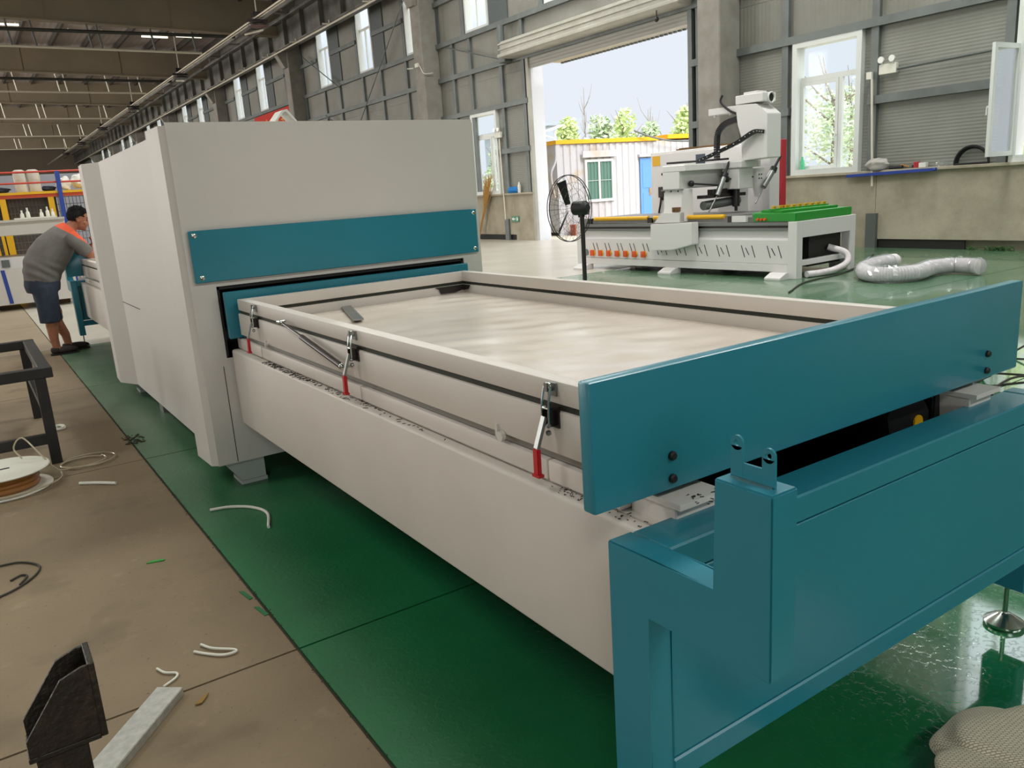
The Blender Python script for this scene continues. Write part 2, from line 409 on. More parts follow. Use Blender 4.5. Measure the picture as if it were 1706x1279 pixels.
        if loc.length or rz:
            R = Matrix.Rotation(-rz, 3, 'Z')
            for v in bm.verts: v.co = R @ (v.co - loc)
        me = bpy.data.meshes.new(name); bm.to_mesh(me); bm.free()
        if smooth:
            me.shade_smooth(); me.set_sharp_from_angle(angle=sharp)
        for mm in (m if isinstance(m, (list, tuple)) else [m]): me.materials.append(mm)
        o = bpy.data.objects.new(name, me)
        link(o, parent, label, cat, group, kind)
        if own is not None: o.location = own; ORG[o] = (own, 0)
        elif parent is not None: ORG[o] = ORG.get(parent, (Vector((0, 0, 0)), 0))
        return o
def box(name, m, parent, x0, y0, z0, x1, y1, z1, bev=0.0, seg=1, **k):
    return MB().box(x0, y0, z0, x1, y1, z1, bev, seg).build(name, m, parent, **k)
def spline(pts, n=8, closed=False):
    """Catmull-Rom through pts"""
    P = [Vector(p) for p in pts]; out = []; N = len(P)
    rng = range(N) if closed else range(N-1)
    for i in rng:
        p1, p2 = P[i], P[(i+1) % N]
        p0 = P[i-1] if (closed or i > 0) else p1*2-p2
        p3 = P[(i+2) % N] if (closed or i+2 < N) else p2*2-p1
        for k in range(n):
            t = k/n
            out.append(0.5*((2*p1) + (-p0+p2)*t + (2*p0-5*p1+4*p2-p3)*t*t + (-p0+3*p1-3*p2+p3)*t**3))
    if not closed: out.append(P[-1])
    return out

# ================================================================== SETTING
XW = 13.78            # inner face line of the long window wall
# ---- floor: green epoxy slabs beside plain concrete slabs, saw-cut joints
XE = 0.69
floor = MB().box(-20, -16, -0.20, 14.1, 112, -0.008).build('floor', M['joint'], kind='structure', label='hall floor with green epoxy and bare concrete halves', origin=(0, 0, 0))
joints = [-16, -5.72, -2.99, -0.26, 2.46, 5.19, 7.92, 10.65, 13.4, 18.9, 30, 50, 80, 112]
for a, b in zip(joints, joints[1:]):
    g = 0.005
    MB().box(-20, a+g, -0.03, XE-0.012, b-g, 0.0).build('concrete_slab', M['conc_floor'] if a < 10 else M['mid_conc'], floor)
    MB().box(XE, a+g, -0.03, 14.0, b-g, 0.0).build('green_slab' if a < 10 else 'concrete_slab', M['green_floor'] if a < 10 else M['gate_lit_conc'], floor)
# ---- yard outside
MB().box(14.3, -40, -0.3, 120, 120, -0.06).build('yard_ground', M['ground'], kind='structure', label='pale yard outside the gate', origin=(40, 20, 0))

# ---- long wall: plinth, panels, girts, posts, columns
wall = MB().box(XW+0.12, -16, 0, XW+0.30, 13.1, 1.36).box(XW+0.12, 19.13, 0, XW+0.30, 112, 1.36).build('wall_right', M['plinth'], kind='structure', label='long wall with windows, girts and roller gate', origin=(XW, 0, 0))
def wpart(name, m, x0, y0, z0, x1, y1, z1, bev=0.0): return box(name, m, wall, x0, y0, z0, x1, y1, z1, bev)
# plinth sections in bays (plastered low wall)
for a, b in ((-16, -0.35), (-0.2, 4.0), (4.0, 8.62), (8.62, 11.7), (11.7, 13.06), (19.17, 20.15), (20.15, 24.0), (24.6, 36.2)):
    wpart('plinth_section', M['plinth'], XW-0.02, a+0.004, 0.16 if a in (4.0, 20.15) else 0.0, XW+0.14, b-0.004, 1.32)
wpart('plinth_ledge', M['plinth'], XW-0.09, -16, 1.32, XW+0.2, 13.06, 1.37, 0.006)
wpart('plinth_ledge', M['plinth'], XW-0.09, 19.17, 1.32, XW+0.2, 36, 1.37, 0.006)
wpart('dark_skirt', M['dark'], XW+0.0, 7.0, 0.0, XW+0.02, 8.55, 0.16)
wpart('dark_skirt', M['dark'], XW+0.0, 20.15, 0.0, XW+0.02, 23.8, 0.16)
wins_low = [(0.88, 2.32), (4.95, 6.40), (8.98, 10.43), (20.82, 22.27)]
wins_up = [(y-1.27, y) for y in [2.6, 6.62, 10.5, 14.3, 18.24, 22.25, 26.15, 30.1, 34.15, 38.3, 42.45]+[46.5+4.1*k for k in range(15)]]
def panels(z0, z1, y0, y1, holes, m):
    cur = y0
    edges = []
    for a, b in sorted(holes):
        if b <= y0 or a >= y1: continue
        if a > cur: edges.append((cur, a))
        cur = b
    if cur < y1: edges.append((cur, y1))
    for a, b in edges:
        n = max(1, round((b-a)/6.0))
        for k in range(n):
            wpart('wall_panel', m, XW+0.06, a+(b-a)*k/n+0.002, z0+0.002, XW+0.16, a+(b-a)*(k+1)/n-0.002, z1-0.002)
door_y = (13.10, 19.13)
panels(1.36, 3.82, -16, 24.3, wins_low+[door_y], M['panel_h'])
panels(1.36, 3.82, 24.3, 112, [], M['panel_h'])
panels(3.82, 4.70, -16, 112, [door_y], M['panel_v'])
panels(4.70, 6.12, -16, 112, [], M['panel_v'])
panels(6.12, 8.75, -16, 112, wins_up, M['panel_v'])
panels(8.75, 10.15, -16, 112, [], M['panel_v'])
for z in (2.58, 3.86, 5.02, 6.06, 7.30, 8.8):
    spans = [(-16, 112)]
    if z < 4.8: spans = [(-16, 13.06), (19.17, 112)]
    if z == 2.58: spans = [(6.55, 8.84), (10.5, 13.06), (19.17, 20.8), (22.3, 112), (2.4, 4.8)]
    if z == 7.30:
        spans = [(a[1]+0.1, b[0]-0.1) for a, b in zip(wins_up, wins_up[1:])]
    for a, b in spans:
        wpart('girt', M['girt'], XW-0.06, a, z-0.07, XW+0.07, b, z+0.07)
for y in (2.45, 4.86, 6.52, 8.75, 10.62, 12.85, 19.35, 20.45, 22.1, 23.15, 25.2, 26.3, 28.3, 29.9, 32.2, 33.8, 36.0):
    top = 6.0
    wpart('wall_post', M['girt'], XW-0.02, y-0.07, 1.37 if not (13 < y < 19.1) else 4.8, XW+0.07, y+0.07, top)
for k, (a, b) in enumerate(wins_up[:25]):
    if 0 < k: 
        for y in (b+0.16,):
            wpart('wall_post', M['girt'], XW-0.0, y-0.10, 6.1, XW+0.07, y+0.10, 8.75)
for a, b in wins_up[:25]:
    wpart('dark_band', M['wall_band'], XW+0.02, a-0.98, 6.14, XW+0.058, a-0.03, 8.72)  # darker strip on the wall beside each high window
# steel base sockets of the posts
for y in (8.66, 20.55):
    wpart('post_socket', M['galv'], XW-0.09, y-0.10, 0.0, XW-0.02, y+0.10, 0.62)
colY = [-0.6, 12.07, 24.35, 36.5, 48.7, 61.0, 73.2, 85.4, 97.6]
for y in colY:
    wpart('concrete_column', M['conc_col'], 13.22, y-0.30, 0, XW+0.05, y+0.30, 10.1, 0.02)
# ---- diagonal brace rods in the bay behind the press
for a, b in (((13.6, 35.4, 7.6), (13.6, 31.8, 5.9)), ((13.6, 25.6, 7.9), (13.6, 30.4, 4.2)), ((13.66, 23.2, 5.9), (13.66, 19.9, 5.0)), ((13.6, 33.5, 5.0), (13.6, 31.2, 4.0))):
    MB().cyl(a, b, 0.022, 6).build('brace_rod', M['girt'], wall)

# ---- windows
WN = [0]
def frame_mb(y0, y1, z0, z1, x0, x1, t):
    return MB().box(x0, y0, z0, x1, y1, z0+t).box(x0, y0, z1-t, x1, y1, z1).box(x0, y0, z0+t, x1, y0+t, z1-t).box(x0, y1-t, z0+t, x1, y1, z1-t)
def window_low(y0, y1, open_sash=False):
    WN[0] += 1; z0, z1 = 1.37, 3.80
    fr = frame_mb(y0, y1, z0, z1, XW-0.05, XW+0.20, 0.10).build('window_%d' % WN[0], M['win'], kind='structure', label='tall white framed window of the long wall', origin=(XW, (y0+y1)/2, z0))
    i0, i1 = y0+0.10, y1-0.10
    MB().box(XW+0.10, i0, 3.08, XW+0.17, i1, 3.17).box(XW+0.10, i0+0.36, z0+0.1, XW+0.17, i0+0.43, 3.08).build('mullion', M['win'], fr)
    box('pane', M['glass'], fr, XW+0.13, i0+0.002, 3.172, XW+0.136, i1-0.002, z1-0.102)
    box('pane', M['glass'], fr, XW+0.13, i0+0.002, z0+0.102, XW+0.136, i0+0.358, 3.078)
    if not open_sash:
        frame_mb(i0+0.435, i1-0.003, z0+0.103, 3.077, XW+0.09, XW+0.15, 0.06).build('sash', M['win'], fr)
        box('pane', M['glass'], fr, XW+0.12, i0+0.497, z0+0.165, XW+0.126, i1-0.065, 3.015)
        MB().box(XW+0.05, i0+0.45, 2.05, XW+0.09, i0+0.475, 2.09).box(XW+0.04, i0+0.45, 1.95, XW+0.055, i0+0.475, 2.09).build('handle', M['win'], fr)
    return fr
wA = [window_low(a, b, open_sash=(a == 4.95)) for a, b in wins_low]
# opened casement of the second window, swung into the hall
hx, hy = XW-0.02, 6.36; fx, fy = 13.06, 6.40
d = Vector((fx-hx, fy-hy, 0)).normalized(); nrm = Vector((-d.y, d.x, 0)); Ls = 0.70
def cas(a0, a1, z0, z1, t=0.05, off=0.0):
    mb = MB(); p = [Vector((hx, hy, 0))+d*a0, Vector((hx, hy, 0))+d*a1]
    mb.bar(p[0]+nrm*off+Vector((0, 0, (z0+z1)/2)), p[1]+nrm*off+Vector((0, 0, (z0+z1)/2)), t, z1-z0)
    return mb
mb = cas(0, Ls, 1.47, 1.54)
for q in ((0, Ls, 3.03, 3.10), (0, 0.07, 1.54, 3.03), (Ls-0.07, Ls, 1.54, 3.03)):
    p0 = Vector((hx, hy, 0))+d*q[0]; p1 = Vector((hx, hy, 0))+d*q[1]; zc = Vector((0, 0, (q[2]+q[3])/2))
    mb.bar(p0+zc, p1+zc, 0.05, q[3]-q[2])
mb.build('open_sash', M['win'], wA[1])
cas(0.07, Ls-0.07, 1.54, 3.03, 0.006).build('pane', M['glass_haze'], wA[1])
p0 = Vector((hx, hy, 2.2))+d*(Ls-0.03)
MB().bar(p0, p0-nrm*0.06, 0.03, 0.03).bar(p0-nrm*0.06, p0-nrm*0.06+Vector((0, 0, -0.12)), 0.02, 0.02).build('handle', M['win'], wA[1])
for a, b in wins_up:
    WN[0] += 1
    fr = frame_mb(a, b, 6.14, 8.72, XW-0.0, XW+0.22, 0.07).build('window_%d' % WN[0], M['win'], kind='structure', label='narrow high window of the long wall', origin=(XW, (a+b)/2, 6.14))
    MB().box(XW+0.12, a+0.07, 7.62, XW+0.18, b-0.07, 7.70).box(XW+0.12, a+0.72, 6.21, XW+0.18, a+0.77, 7.62).build('mullion', M['win'], fr)
    box('pane', M['glass'], fr, XW+0.15, a+0.07, 6.21, XW+0.156, b-0.07, 8.65)

# ---- roller gate
gate = thing('door_1', 'big roller gate, rolled up, open to the yard', None, (XW, 16.1, 0), kind='structure')
MB().box(XW-0.50, 12.98, 5.02, XW+0.02, 19.75, 5.46, 0.06, 2).build('roller_housing', M['door_box'], gate)
MB().box(XW-0.55, 12.9, 5.03, XW-0.49, 19.8, 5.13, 0.02).box(XW-0.525, 12.95, 5.22, XW-0.49, 19.78, 5.26, 0.008).box(XW-0.525, 12.95, 5.36, XW-0.49, 19.78, 5.40, 0.008).build('housing_lip', M['door_box'], gate)
MB().box(XW+0.02, 13.1, 4.68, XW+0.08, 19.13, 5.1).build('curtain', M['door_sheet'], gate)
MB().box(XW-0.03, 19.08, 0, XW+0.06, 19.20, 4.95).build('guide_rail', M['door_box'], gate)
MB().box(XW-0.03, 13.02, 0, XW+0.06, 13.14, 4.95).build('guide_rail', M['girt'], gate)
MB().box(XW+0.06, 19.10, -0.05, XW+0.48, 19.30, 5.0).build('reveal', M['jamb'], gate)
MB().box(XW+0.06, 12.94, -0.05, XW+0.20, 13.10, 5.0).build('reveal', M['girt'], gate)
MB().box(XW-0.30, 19.78, 4.95, XW+0.0, 20.1, 5.35, 0.02).cyl((XW-0.2, 20.05, 5.3), (XW-0.2, 20.05, 5.95), 0.10, 10).build('drive_motor', M['galv'], gate)
# canopy outside above the gate: flat soffit with corrugated edge
cb = MB().box(XW+0.1, 12.6, 4.735, XW+0.62, 18.45, 4.76)
cb.build('canopy', M['door_box'], gate)
cc = MB()
for k in range(40): cc.box(XW+0.56, 12.62+0.145*k, 4.70, XW+0.62, 12.70+0.145*k, 4.735)
cc.build('canopy_corrugation', M['girt'], gate)

# ---- other walls of the hall (outside the frame, they close the room)
MB().box(-20.3, -16.3, 0, -20.0, 112, 10.3).build('wall_left', M['panel_h'], kind='structure', label='far long wall of the hall', origin=(-20, 40, 0))
MB().box(-20.3, -16.3, 0, 14.1, -16.0, 10.3).build('wall_front', M['panel_h'], kind='structure', label='gable wall behind the camera', origin=(0, -16, 0))
MB().box(-20.3, 112, 0, 14.1, 112.3, 10.3).build('wall_back', M['gable'], kind='structure', label='far gable wall', origin=(0, 112, 0))

# ---- ceiling: sheet, purlins, deep beams
ceil = MB().box(-20.3, -16.3, 10.15, 14.1, 112.3, 10.3).build('ceiling', M['roof'], kind='structure', label='sheet metal roof over deep beams', origin=(0, 40, 10.15))
for x in (-6.5, -5, -3.5, -2, -0.5, 1.0, 2.5, 4.0, 5.5, 7.0, 8.5, 10.0, 11.5, 13.0):
    box('purlin', M['purlin'], ceil, x-0.06, 24, 9.90, x+0.06, 112, 10.15)
for y in colY[3:]:
    mb = MB().prism([(-20, 10.0), (13.3, 10.0), (13.3, 8.62), (-1.0, 8.92), (-20, 9.3)], 'Y', y-0.11, y+0.11)
    mb.prism([(-20, 9.3), (-1, 8.92), (13.3, 8.62), (13.3, 8.57), (-1, 8.87), (-20, 9.25)], 'Y', y-0.2, y+0.2)
    bmo = mb.build('roof_beam', M['beam'], ceil)
    st = MB()
    for x in (0.6, 4.1, 8.6): st.box(x, y-0.14, 8.78, x+0.025, y-0.1, 10.0)
    st.build('stiffener', M['beam'], bmo)

# ---- crane runway girder along the wall
rw = thing('crane_runway', 'dark steel crane runway girder on the concrete columns', 'girder', (13.0, 24, 7.9))
MB().box(12.98, 24, 8.0, 13.02, 112, 9.0).build('web', M['runway'], rw)
MB().box(12.78, 24, 7.94, 13.2, 112, 8.0).build('bottom_flange', M['runway'], rw)
MB().box(12.72, 24, 9.0, 13.25, 112, 9.05).build('top_flange', M['runway'], rw)
MB().box(12.95, 24, 9.05, 13.02, 112, 9.17).build('crane_rail', M['dark_steel'], rw)
y = 25.0
while y < 100:
    MB().box(12.80, y, 8.0, 12.98, y+0.03, 9.0).build('girder_stiffener', M['runway'], rw); y += 2.03
for yy in colY[2:]:
    MB().prism([(12.75, 7.94), (13.3, 7.94), (13.3, 7.3), (13.1, 7.3)], 'Y', yy-0.2, yy+0.2).build('column_bracket', M['conc_col'], rw)
MB().cyl((12.72, 24, 7.84), (12.72, 110, 7.84), 0.035, 6).build('conduit', M['pipe'], rw)
y = 26.4
while y < 60:
    MB().box(12.70, y, 7.84, 12.74, y+0.04, 8.0).box(12.45, y, 7.84, 12.74, y+0.04, 7.88).build('conduit_hook', M['pipe'], rw); y += 3.6
# second lighter girder/walkway ladder above the lamps
wk = thing('cable_walkway', 'pale steel ladder walkway hung beside the crane girder', 'walkway', (11.4, 24, 8.3))
for x in (11.15, 11.75): MB().box(x-0.03, 24, 8.42, x+0.03, 110, 8.54).build('side_rail', M['runway'], wk)
y = 25.0
while y < 100:
    MB().box(11.18, y, 8.45, 11.72, y+0.28, 8.49).build('tread', M['runway'], wk)
    y += 3.2
# hung lamp line
lampline = thing('hung_lamp_line', 'long line of pale lamp tubes hung on rods under the roof', 'lamp', (10.0, 24, 7.8))
for dx in (-0.12, 0.0): MB().cyl((10+dx, 24, 7.86), (10+dx, 110, 7.86), 0.03, 6).build('lamp_tube', M['pipe'], lampline)
for yy in (29.8, 41.9, 54.3, 66.8, 79, 91):
    MB().box(9.62, yy-0.10, 7.74, 10.3, yy+0.10, 7.82).lathe((10, yy, 7.60), [(0.34, 0), (0.36, 0.05), (0.30, 0.09)], 16).box(9.8, yy-0.14, 7.88, 10.15, yy+0.14, 8.05).build('hanger', M['dark_steel'], lampline)
    MB().cyl((9.97, yy, 8.0), (9.97, yy, 10.1), 0.022, 6).build('hanger_rod', M['pipe'], lampline)
for yy in (33, 45.5, 58, 70):
    MB().cyl((10.55, yy-1.9, 7.75), (11.0, yy+1.6, 8.25), 0.04, 6).build('stay_bar', M['pipe'], lampline)
# pipes under every beam
for i, yb in enumerate(colY[3:8]):
    pl = thing('hung_pipe', 'pale pipe on drop rods under the %s roof beam from the camera' % ('first', 'second', 'third', 'fourth', 'fifth')[i], 'pipe', (5, yb, 7.85), group=None)
    MB().cyl((-4, yb, 7.88), (9.7, yb, 7.82), 0.05, 6).build('pipe', M['pipe'], pl)
    for x in (0.4, 2.9, 3.7, 5.6, 5.95, 7.9, 9.5):
        MB().cyl((x, yb, 7.86), (x-0.1, yb, (8.87 if x < -1 else 8.87-(x+1)*0.021)-0.01), 0.04, 6).build('drop_rod', M['girt'] if i == 0 else M['pipe'], pl)
for yb, z0, z1 in ((36.0, 8.26, 8.42), (48.2, 8.45, 8.36)):
    MB().tube([(-6, yb, z0), (11.0, yb, z1)], 0.065, 8).build('sprinkler_pipe', M['pipe_dark'], label='dark sprinkler pipe running across under the %s visible roof beam' % ('first' if yb < 40 else 'second'), cat='pipe')
# roof lamp battens
for i, (x0, x1, yy) in enumerate(((2.5, 3.8, 42.8), (5.66, 7.3, 43.5), (9.0, 10.2, 44.1), (10.5, 11.7, 43.7))):
    lt = thing('ceiling_light', ('lit lamp batten at the outer edge of the roof row', 'longest lit lamp batten of the roof row', 'lit lamp batten third along the roof row', 'lit lamp batten nearest the window wall')[i], 'lamp', ((x0+x1)/2, yy, 9.75))
    MB().box(x0, yy-0.05, 9.78, x1, yy+0.05, 9.86).build('tube', M['lamp_white'], lt)
    MB().box(x0+0.1, yy-0.02, 9.86, x0+0.16, yy+0.02, 9.92).box(x1-0.16, yy-0.02, 9.86, x1-0.1, yy+0.02, 9.92).build('bracket', M['pipe'], lt)

# ================================================================== VACUUM PRESS
YM = 5.84    # mirror plane of the whole press line
press = thing('vacuum_press', 'long white press housing with blue plate over its opening', 'press', (1.765, YM, 0))
def lr(x): return 3.53-x
# side covers
side = [(0.915,4.2535),(0.878,4.285),(0.868,4.54),(0.962,4.76),(0.962,6.92),(0.868,7.14),(0.878,7.395),(0.915,7.4265),(1.03,7.4265),(1.03,4.2535)]
ab = 0.004
MB().prism(side, 'Z', 0.135, 1.86).build('side_cover', M['white'], press, sharp=0.15)
MB().prism([(lr(x), y) for x, y in side], 'Z', 0.135, 1.86).build('side_cover', M['white'], press, sharp=0.15)
# small lock slots on the side cover
MB().box(0.958, 6.93, 0.80, 0.9625, 6.94, 0.86).box(0.958, 6.2, 0.802, 0.9622, 6.93, 0.805).build('lock_slot', M['dark'], press)
for mir in (None, YM):
    tb = MB().box(0.906, 4.247, 1.072, 2.624, 4.2525, 1.874).box(0.906, 4.247, 0.135, 1.03, 4.2525, 1.072).box(2.50, 4.247, 0.135, 2.624, 4.2525, 1.072).box(1.03, 4.247, 0.135, 2.50, 4.2525, 0.70)
    tb.build('front_panel', M['white'], press, mirror=mir, smooth=False)
    MB().box(0.93, 4.225, 1.10, 2.60, 4.240, 1.358, 0.003).build('blue_plate', M['teal'], press, mirror=mir)
    for bx, bz in ((0.955, 1.335), (0.965, 1.125), (2.58, 1.335), (2.575, 1.125)):
        MB().lathe((bx, 4.226, bz), [(0.013, 0), (0.013, -0.004), (0.006, -0.008)], 12, 'Y').build('bolt', M['chrome'], press, mirror=mir)
    MB().box(1.025, 4.256, 0.70, 1.045, 4.6, 1.075).box(2.485, 4.256, 0.70, 2.505, 4.6, 1.075).box(1.03, 4.256, 1.055, 2.5, 4.6, 1.075).build('opening_lining', M['dark'], press, mirror=mir)
    MB().box(1.22, 4.2455, 0.19, 1.235, 4.2465, 0.215).box(1.005, 4.2455, 0.14, 1.0085, 4.2465, 0.66).build('door_gap', M['dark'], press, mirror=mir)
    for fx in (1.10, 2.43):
        sg = 1 if fx < 1.5 else -1
        MB().prism([(fx-0.16*sg, 0.134), (fx+0.05*sg, 0.134), (fx+0.05*sg, 0.021), (fx-0.08*sg, 0.021)], 'Y', 4.27, 4.42).box(fx-0.085*sg, 4.265, 0.0, fx+0.055*sg, 4.43, 0.02).build('foot', M['foot'], press, mirror=mir)
MB().box(0.975, 4.256, 1.845, 2.555, 7.42, 1.859).build('top_cover', M['white'], press)
MB().box(1.04, 4.62, 0.3, 2.49, 7.06, 1.5).build('inner_press', M['dark'], press)
MB().box(1.02, 4.6, 0.135, 2.51, 7.1, 0.16).build('belly_pan', M['dark'], press)
for fy in (5.2, 6.4):
    MB().box(1.02, fy-0.07, 0, 1.14, fy+0.07, 0.135).build('foot', M['galv'], press)

# ================================================================== LOADING TABLES (one at each end)
def loading_table(name_label, mir):
    t = thing('loading_table', name_label, 'table', (1.765, 2.6 if mir is None else 2*YM-2.6, 0))
    B = lambda mb, n, m, **k: mb.build(n, m, t, mirror=mir, **k)
    for s in (0, 1):
        X = (lambda x: x) if s == 0 else lr
        B(MB().box(X(1.055), 1.15, 0.345, X(1.10), 4.235, 0.745, 0.012, 3), 'side_beam', M['white_low'])
        # rail box in segments along the beam
        ys = [1.26, 1.53, 2.66, 3.83, 4.235]
        for a, b in zip(ys, ys[1:]):
            B(MB().box(X(1.092), a+0.002, 0.746, X(1.19), b-0.002, 0.802, 0.007, 2), 'rail_box', M['white_low'])
        B(MB().box(X(1.10), 1.15, 0.70, X(1.19), 4.235, 0.745), 'rail_bed', M['white_low'])
        # white end stop under the plate
        B(MB().box(X(1.112), 1.10, 0.79, X(1.245), 1.30, 0.803), 'stop_plate', M['white'])
        B(MB().box(X(1.12), 1.12, 0.64, X(1.24), 1.258, 0.789, 0.003), 'rail_end', M['white'])
    B(MB().box(1.10, 1.2, 0.345, 2.43, 4.235, 0.36), 'shade_pan', M['dark'])  # dark pan added so the space between the beams looks shaded
    for yy in (1.55, 2.9): B(MB().box(1.10, yy, 0.36, 2.43, yy+0.05, 0.70), 'cross_member', M['dark'])
    # blue end frame
    B(MB().prism([(1.14, 0.13), (1.14, 0.765), (0.862, 0.765), (0.862, 0.970), (0.745, 0.970), (0.745, 0.644), (1.03, 0.644), (1.03, 0.13)], 'X', 0.949, 1.012, 0.003), 'leg', M['teal'])
    B(MB().box(2.518, 1.03, 0.13, 2.58, 1.14, 0.765, 0.004), 'leg', M['teal'])
    B(MB().box(1.013, 1.031, 0.70, 2.517, 1.139, 0.764, 0.004), 'top_bar', M['teal'])
    B(MB().box(1.013, 1.031, 0.235, 2.517, 1.10, 0.292, 0.004), 'bottom_bar', M['teal'])
    B(MB().box(1.016, 1.034, 0.296, 2.514, 1.045, 0.696, 0.002), 'front_sheet', M['teal'])
    # lug plate with two eared holes on top of the post
    lug = MB()
    bm = lug.bm
    for yc, zc in ((0.775, 1.022), (0.838, 1.030)):
        n = 20; outer = []; inner = []; ro, ri = 0.0125, 0.0058
        for sd in (0, 1):
            xo = 0.977+0.005*sd
            outer.append([bm.verts.new((xo, yc+ro*math.cos(2*PI*k/n), zc+ro*math.sin(2*PI*k/n))) for k in range(n)])
            inner.append([bm.verts.new((xo, yc+ri*math.cos(2*PI*k/n), zc+ri*math.sin(2*PI*k/n))) for k in range(n)])
        for k in range(n):
            j = (k+1) % n
            bm.faces.new((outer[0][k], outer[0][j], inner[0][j], inner[0][k])); bm.faces.new((outer[1][k], outer[1][j], inner[1][j], inner[1][k]))
            bm.faces.new((outer[0][k], outer[0][j], outer[1][j], outer[1][k])); bm.faces.new((inner[0][k], inner[0][j], inner[1][j], inner[1][k]))
        lug.box(0.977, yc-ro, 0.970, 0.982, yc+ro, zc-ri)
        lug.box(0.9771, yc-ro, zc-ri, 0.9819, yc-ri*1.15, zc).box(0.9771, yc+ri*1.15, zc-ri, 0.9819, yc+ro, zc)
    lug.box(0.9772, 0.775, 0.970, 0.9818, 0.838, 0.998)
    B(lug, 'lug_plate', M['teal'], smooth=False)
    B(MB().bar((0.975, 0.765, 0.971), (0.975, 0.848, 0.971), 0.004, 0.004), 'weld_bead', M['chrome'])
    for X in (0.985, 2.53):
        B(MB().lathe((X, 1.085, 0.0), [(0.055, 0), (0.058, 0.006), (0.058, 0.014), (0.020, 0.040), (0.012, 0.044)], 24).cyl((X, 1.085, 0.04), (X, 1.085, 0.14), 0.008, 10), 'levelling_foot', M['chrome'])
    # drive motor between the rails, behind the frame
    B(MB().prism([(2.09, 0.53), (2.19, 0.53), (2.24, 0.61), (2.24, 0.75), (2.19, 0.81), (2.06, 0.81), (2.03, 0.77)], 'Y', 1.21, 1.48).prism([(2.255, 0.54), (2.28, 0.54), (2.283, 0.60), (2.283, 0.72), (2.275, 0.80), (2.255, 0.80)], 'Y', 1.20, 1.5), 'drive_motor', M['black'])
    B(MB().cyl((2.18, 1.209, 0.725), (2.18, 1.204, 0.725), 0.022, 16), 'motor_disc', M['yellow'])
    B(MB().tube([(2.243, 1.205, 0.79), (2.250, 1.205, 0.75), (2.252, 1.205, 0.70), (2.249, 1.205, 0.64)], 0.004, 6), 'belt_edge', M['chrome'])
    return t
loading_table('white sided loading table in the foreground with blue end frame', None)
loading_table('white sided loading table at the far end of the press beside the man', YM)

# ================================================================== SLIDING TRAYS
def clamp(t, B, X0, yc):
    """toggle clamp on the tray side: bracket, loop, lever, grip"""
    c = B(MB().box(X0-0.008, yc-0.024, 0.895, X0-0.001, yc+0.024, 0.948).box(X0-0.03, yc-0.012, 0.90, X0-0.008, yc-0.009, 0.94).box(X0-0.03, yc+0.009, 0.90, X0-0.008, yc+0.012, 0.94), 'toggle_clamp', M['dark_steel'])
    def S(mb, n, m): mb.build(n, m, c, mirror=MIRR[0])
    S(MB().tube(spline([(X0-0.028, yc-0.013, 0.902), (X0-0.026, yc-0.013, 0.96), (X0-0.018, yc-0.012, 0.997), (X0-0.016, yc, 1.003), (X0-0.018, yc+0.012, 0.997), (X0-0.026, yc+0.013, 0.96), (X0-0.028, yc+0.013, 0.902)], 4), 0.0034, 8).cyl((X0-0.027, yc-0.014, 0.945), (X0-0.027, yc+0.014, 0.945), 0.003, 8), 'clamp_loop', M['chrome'])
    S(MB().box(X0-0.006, yc-0.016, 0.972, X0-0.001, yc+0.016, 1.004).box(X0-0.022, yc-0.006, 0.985, X0-0.005, yc+0.006, 0.993).box(X0-0.024, yc-0.006, 0.985, X0-0.020, yc+0.006, 1.006), 'clamp_hook', M['steel'])
    S(MB().bar((X0-0.03, yc+0.002, 0.925), (X0-0.055, yc+0.006, 0.85), 0.018, 0.008).ball((X0-0.03, yc-0.013, 0.905), 0.007, 1).ball((X0-0.03, yc+0.013, 0.905), 0.007, 1).ball((X0-0.026, yc-0.006, 0.885), 0.008, 1), 'clamp_lever', M['steel'])
    S(MB().bar((X0-0.055, yc+0.006, 0.85), (X0-0.057, yc+0.004, 0.785), 0.022, 0.012, bev=0.003).box(X0-0.066, yc-0.012, 0.781, X0-0.05, yc+0.016, 0.788), 'clamp_grip', M['red_grip'])
MIRR = [None]
def wrinkled_sheet(x0, x1, y0, y1, z):
    mb = MB(); nx, ny = 56, 110; bm = mb.bm; V = []
    r2 = random.Random(3)
    waves = [(r2.uniform(5, 16), r2.uniform(-4, 4), r2.uniform(0, 6), r2.uniform(0.0006, 0.0016)) for _ in range(7)]
    waves += [(r2.uniform(-24, 24), r2.uniform(8, 34), r2.uniform(0, 6), r2.uniform(0.0003, 0.0007)) for _ in range(9)]
    for i in range(nx+1):
        row = []
        for j in range(ny+1):
            x = x0+(x1-x0)*i/nx; y = y0+(y1-y0)*j/ny
            h = sum(a*math.sin(kx*x+ky*y+p+0.8*math.sin(2.1*y+p)) for kx, ky, p, a in waves)
            e = min(i, nx-i, 4)/4*min(j, ny-j, 4)/4
            row.append(bm.verts.new((x, y, z+h*e)))
        V.append(row)
    for i in range(nx):
        for j in range(ny): bm.faces.new((V[i][j], V[i+1][j], V[i+1][j+1], V[i][j+1]))
    return mb
